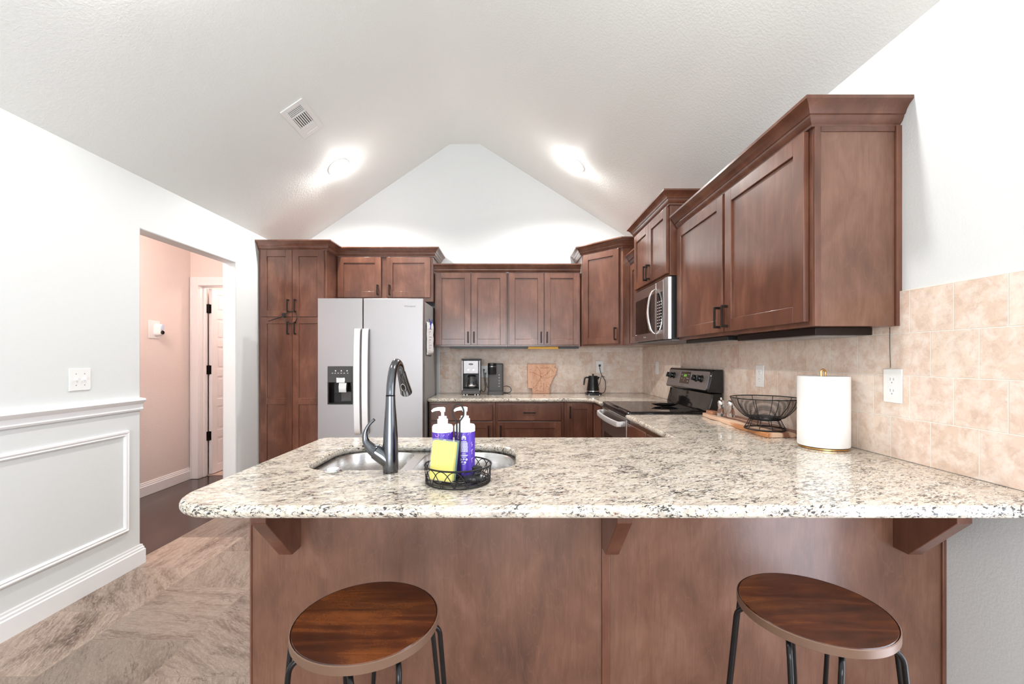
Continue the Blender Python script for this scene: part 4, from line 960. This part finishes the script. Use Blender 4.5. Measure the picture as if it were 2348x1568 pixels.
# ------------------------------------------------------------------ wall plates
def outlet(O, u, n, label, w=.078, h=.124, kind='outlet', name='wall_outlet'):
    t = thing(name, label, 'outlet' if kind == 'outlet' else 'light switch', O, 'white electrical wall plates')
    m = MB(); m.obox(O, u, Z, n, (-w/2, w/2), (-h/2, h/2), (.0003, .0055)); m.build('plate', M_['white'], t, bevel=.003)
    if kind == 'outlet':
        for s in (-1, 1):
            m = MB(); q = [Vector(O)+Vector(u)*a+Vector(Z)*(s*.0205+b) for a, b in rrect(-.0165, .0165, -.0145, .0145, .010, 4)]
            m.loft([[p+Vector(n)*.0055 for p in q], [p+Vector(n)*.0068 for p in q]]); rc = m.build('receptacle', M_['white_soft'], t)
            m = MB()
            for a, hh in ((-.0065, .005), (.0065, .004)): m.obox(O, u, Z, n, (a-.0011, a+.0011), (s*.0205+.004-hh, s*.0205+.004+hh), (.0068, .0072))
            m.obox(O, u, Z, n, (-.0022, .0022), (s*.0205-.0105, s*.0205-.0060), (.0068, .0072)); m.build('slots', M_['grey_print'], rc)
    elif kind == 'toggle':
        for a in (-.023, .023):
            m = MB(); m.obox(O, u, Z, n, (a-.005, a+.005), (-.012, .012), (.0055, .0065)); m.obox(O, u, (0, 0, 1), n, (a-.0035, a+.0035), (-.004, .010), (.0065, .016)); tg = m.build('toggle', M_['white_soft'], t, bevel=.001)
            m = MB()
            for zz in (-.030, .030): m.lathe([(0, .0005), (.003, .0004), (.003, 0)], Vector(O)+Vector(u)*a+Vector((0, 0, zz))+Vector(n)*.0055, 8, frame((0, 0, 0), u, Z).to_3x3())
            m.build('screw', M_['grey_print'], t)
    else:
        m = MB(); m.obox(O, u, Z, n, (-.016, .016), (-.033, .033), (.0055, .0078)); m.build('rocker', M_['white_soft'], t, bevel=.002)
    return t
XT = XR-.009
outlet((XT, 1.598, 1.178), (0, -1, 0), RN, 'white double outlet on the right tile right of the paper towels')
outlet((XT, 2.445, 1.180), (0, -1, 0), RN, 'white double outlet on the tile between range and paper towels')
outlet((XT, 4.150, 1.190), (0, -1, 0), RN, 'white rocker switch plate on the right tile behind the range', kind='rocker', name='light_switch')
outlet((.956, 4.611, 1.190), FX, FN, 'white outlet on the back tile with the kettle plugged in')
outlet((-.262, 4.611, 1.140), FX, FN, 'white outlet on the back tile between the two coffee makers')
outlet((XL, 2.333, 1.166), (0, 1, 0), (1, 0, 0), 'white double toggle switch plate on the left wall above the chair rail', w=.118, h=.118, kind='toggle', name='light_switch')
# night light in hall
t = thing('night_light', 'white plug in night light on a wall plate in the hallway', 'night light', (-3.40, 4.17, 1.555))
MB().box(-3.3997, -3.393, 4.105, 4.235, 1.470, 1.640).build('plate', M_['white'], t, bevel=.003)
m = MB(); m.loft([[(xx, y, z) for y, z in rrect(4.158+d, 4.226-d, 1.492+d, 1.612-d, .032-d, 6)] for xx, d in ((-3.393, 0), (-3.345, .004), (-3.335, .012))]); m.build('body', M_['white_soft'], t)
m = MB(); m.loft([[(xx, y, z) for y, z in rrect(4.172+d, 4.214-d, 1.548+d, 1.604-d, .018-d, 6)] for xx, d in ((-3.338, 0), (-3.330, .004))]); m.build('reflection_patch', M_['nl'], t)  # raised patch that carries the painted blue reflection
MB().lathe([(.019, 0), (.019, .010), (.015, .013), (.013, .004), (0, .004)], (-3.337, 4.190, 1.528), 20, Matrix(((0, 0, 1), (1, 0, 0), (0, 1, 0)))).build('sensor_eye', M_['black'], t)
# ------------------------------------------------------------------ under cabinet strips
G_S = 'black light strips under the wall cabinets'
def strip(x0, x1, y0, y1, z0, z1, label, mat='black', name='light_strip', cat='light strip', grp=G_S, bev=.002):
    t = thing(name, label, cat, ((x0+x1)/2, (y0+y1)/2, z1), grp)
    MB().box(x0, x1, y0, y1, z0, z1-.0003).build('housing', M_[mat], t, bevel=bev)
    return t
def lens(t, x0, x1, y0, y1, z): MB().box(x0, x1, y0, y1, z-.002, z).build('lens', M_['gray_side'], t)
t = strip(-.590, .182, 4.335, 4.365, ZU-.019, ZU, 'long black light strip under the cabinet over the coffee makers'); lens(t, -.55, .14, 4.342, 4.358, ZU-.019)
t = strip(.490, .690, 4.335, 4.365, ZU-.019, ZU, 'short black light strip right of the yellow cleat under the back cabinets'); lens(t, .52, .66, 4.342, 4.358, ZU-.019)
m = MB(); m.box(.186, .486, 4.330, 4.370, ZU-.022, ZU-.0003); tag(m.build('wood_cleat', M_['cleat'], bevel=.002), 'bare yellow wooden cleat under the back wall cabinets above the state board', 'cleat')
t = strip(1.150, 1.365, 1.640, 2.200, ZU-.030, ZU, 'wide dark bronze under cabinet light below the nearest wall cabinet', 'bronze'); lens(t, 1.18, 1.34, 1.68, 2.16, ZU-.030)
t = strip(1.135, 1.200, 2.270, 2.800, ZU-.022, ZU, 'narrow black light strip between the microwave and the wide bronze light'); lens(t, 1.15, 1.185, 2.30, 2.77, ZU-.022)
m = MB(); m.tube([(XT-.0015, 1.612, ZU-.002), (XT-.0015, 1.6118, 1.32), (XT-.0015, 1.610, 1.244)], .0009, 6); tag(m.build('lamp_wire', M_['bronze']), 'thin brown wire running down the tile to the nearest outlet', 'wire')
# ------------------------------------------------------------------ ceiling fixtures
nl_ = Vector((.682, 0, -1)).normalized(); nr_ = Vector((-.631, 0, -1)).normalized()
def can(x, y, left, label, energy):
    n = nl_ if left else nr_; z = zl(x) if left else zr(x); o = Vector((x, y, z)); u = Vector((0, 1, 0)); v = n.cross(u); Mx = Matrix((( u.x, v.x, n.x), (u.y, v.y, n.y), (u.z, v.z, n.z)))
    t = thing('recessed_light', label, 'ceiling light', tuple(o), 'round recessed lights in the vaulted ceiling')
    MB().lathe([(.098, .0005), (.097, .008), (.088, .012), (.074, .010), (.072, .004)], o, 40, Mx, cap=False).build('trim_ring', M_['white'], t)
    MB().lathe([(.0718, .004), (.060, .012), (.035, .017), (0, .019)], o, 32, Mx, cap=False).build('lens', M_['lens'], t)
    light('recessed_light_glow', 'POINT', tuple(o+n*.07), 4.0, (1, .98, .95), radius=.04)
    light('recessed_light_beam', 'SPOT', tuple(o+n*.03+Vector((0, 0, -.02))), energy, (1, .97, .935), radius=.045, spot=158); return t
can(-1.497, 3.82, True, 'round recessed ceiling light on the left slope below the air vent', 118)
can(.574, 3.83, False, 'round recessed ceiling light on the right slope over the range side', 118)
can(-1.47, 1.72, True, 'round recessed ceiling light on the left slope above the peninsula end', 60)
can(.56, 1.62, False, 'round recessed ceiling light on the right slope above the peninsula', 60)
# air vent on the left slope
def onl(xp, yp):
    dx, dz = (xp-1168)/1000, (822-yp)/1000; Y = (2.41+.682*2.30-1.278)/(dz-.682*dx); return Vector((dx*Y, Y, 1.278+dz*Y))
vc = onl(694, 273); t = thing('air_vent', 'white rectangular air vent with dark slots on the left ceiling slope', 'vent', tuple(vc))
vv = Vector((1, 0, .682)).normalized(); vu = Vector((0, 1, 0)); n = nl_
m = MB(); hw, hh = .108, .215
vw = [(onl(648, 256)-vc), (onl(704, 317)-vc)]
def vbox(m, a0, a1, b0, b1, h0, h1): return m.obox(vc, vv, vu, n, (a0, a1), (b0, b1), (h0, h1))
HA, HB, F = .088, .172, .034
vbox(m, -HA, -HA+F, -HB, HB, .0005, .008); vbox(m, HA-F, HA, -HB, HB, .0005, .008); vbox(m, -HA+F, HA-F, -HB, -HB+F, .0005, .008); vbox(m, -HA+F, HA-F, HB-F, HB, .0005, .008)
vbox(m, -HA+F, HA-F, -.066, -.058, .0005, .007); vbox(m, -HA+F, HA-F, .064, .072, .0005, .007)
m.build('grille_frame', M_['white'], t, bevel=.002)
m = MB(); vbox(m, -HA+F-.004, HA-F+.004, -HB+F-.004, HB-F+.004, .0006, .0015); m.build('duct', M_['dark_vent'], t)
m = MB()
for k in range(7): a = -HA+F+.0077+.0154*k; vbox(m, a-.0045, a+.0045, -.058, .064, .003, .0065)
for k in range(5): b = -HB+F+.0072+.0144*k; vbox(m, -HA+F, HA-F, b-.0030, b+.0030, .003, .0065)
for k in range(5): b = .0785+.0132*k; vbox(m, -HA+F, HA-F, b-.0062, b+.0062, .003, .0065)
m.build('louvres', M_['white'], t)
# ------------------------------------------------------------------ bar stools
def stool(loc, rz, label):
    t = thing('bar_stool', label, 'bar stool', loc, 'round wood bar stools at the peninsula')
    x, y, z0 = loc; H = .690; r = .160
    def put(m, nm, mat, **k):
        bmesh.ops.rotate(m.bm, cent=(0, 0, 0), matrix=Matrix.Rotation(rz, 3, 'Z'), verts=m.bm.verts); bmesh.ops.translate(m.bm, vec=loc, verts=m.bm.verts); return m.build(nm, mat, t, **k)
    m = MB(); m.lathe([(r-.004, H-.018), (r-.0025, H-.016), (r-.0025, H-.003), (r-.005, H), (0, H)], (0, 0, 0), 64); st = put(m, 'seat', M_['seat'], smooth=30)
    m = MB(); m.lathe([(r-.0022, H-.0205), (r, H-.019), (r, H-.002), (r-.002, H-.0005)], (0, 0, 0), 64, cap=False); put(m, 'seat_rim', M_['seat_rim'])
    m = MB(); m.lathe([(0, H-.021), (.13, H-.021), (.13, H-.0185), (0, H-.0185)], (0, 0, 0), 40); put(m, 'seat_plate', M_['black_metal'])
    for k in range(4):
        a = k*math.pi/2; ca, sa = math.cos(a), math.sin(a)
        P_ = lambda rho, tau, z: (rho*ca-tau*sa, rho*sa+tau*ca, z)
        zs = H-.027; h_ = []
        for q, ta in ((0, .046), (1, .046), (2, .0457), (3, .045), (4, .0445), (5, .0438)):
            th = R(90-16.5*q); h_.append(P_(.128+.030*math.cos(th), ta, zs-.030+.030*math.sin(th)))
        h_ = [P_(.085, .046, zs)]+h_+[P_(.183, .033, zs-.30), P_(.209, .016, .018), P_(.2105, .009, .0075)]
        full = [Vector(q) for q in h_]; mir = [Vector(P_(q.x*ca+q.y*sa, -(-q.x*sa+q.y*ca), q.z)) for q in full][::-1]
        m = MB(); m.tube(full+[Vector(P_(.2107, 0, .0062))]+mir, .0058, 10); put(m, 'leg', M_['black_metal'], smooth=60)
    return t
stool((-.324, .993, 0), R(24), 'round wood bar stool in front of the left half of the peninsula')
stool((.722, 1.040, 0), R(-33), 'round wood bar stool standing nearer the right wall')
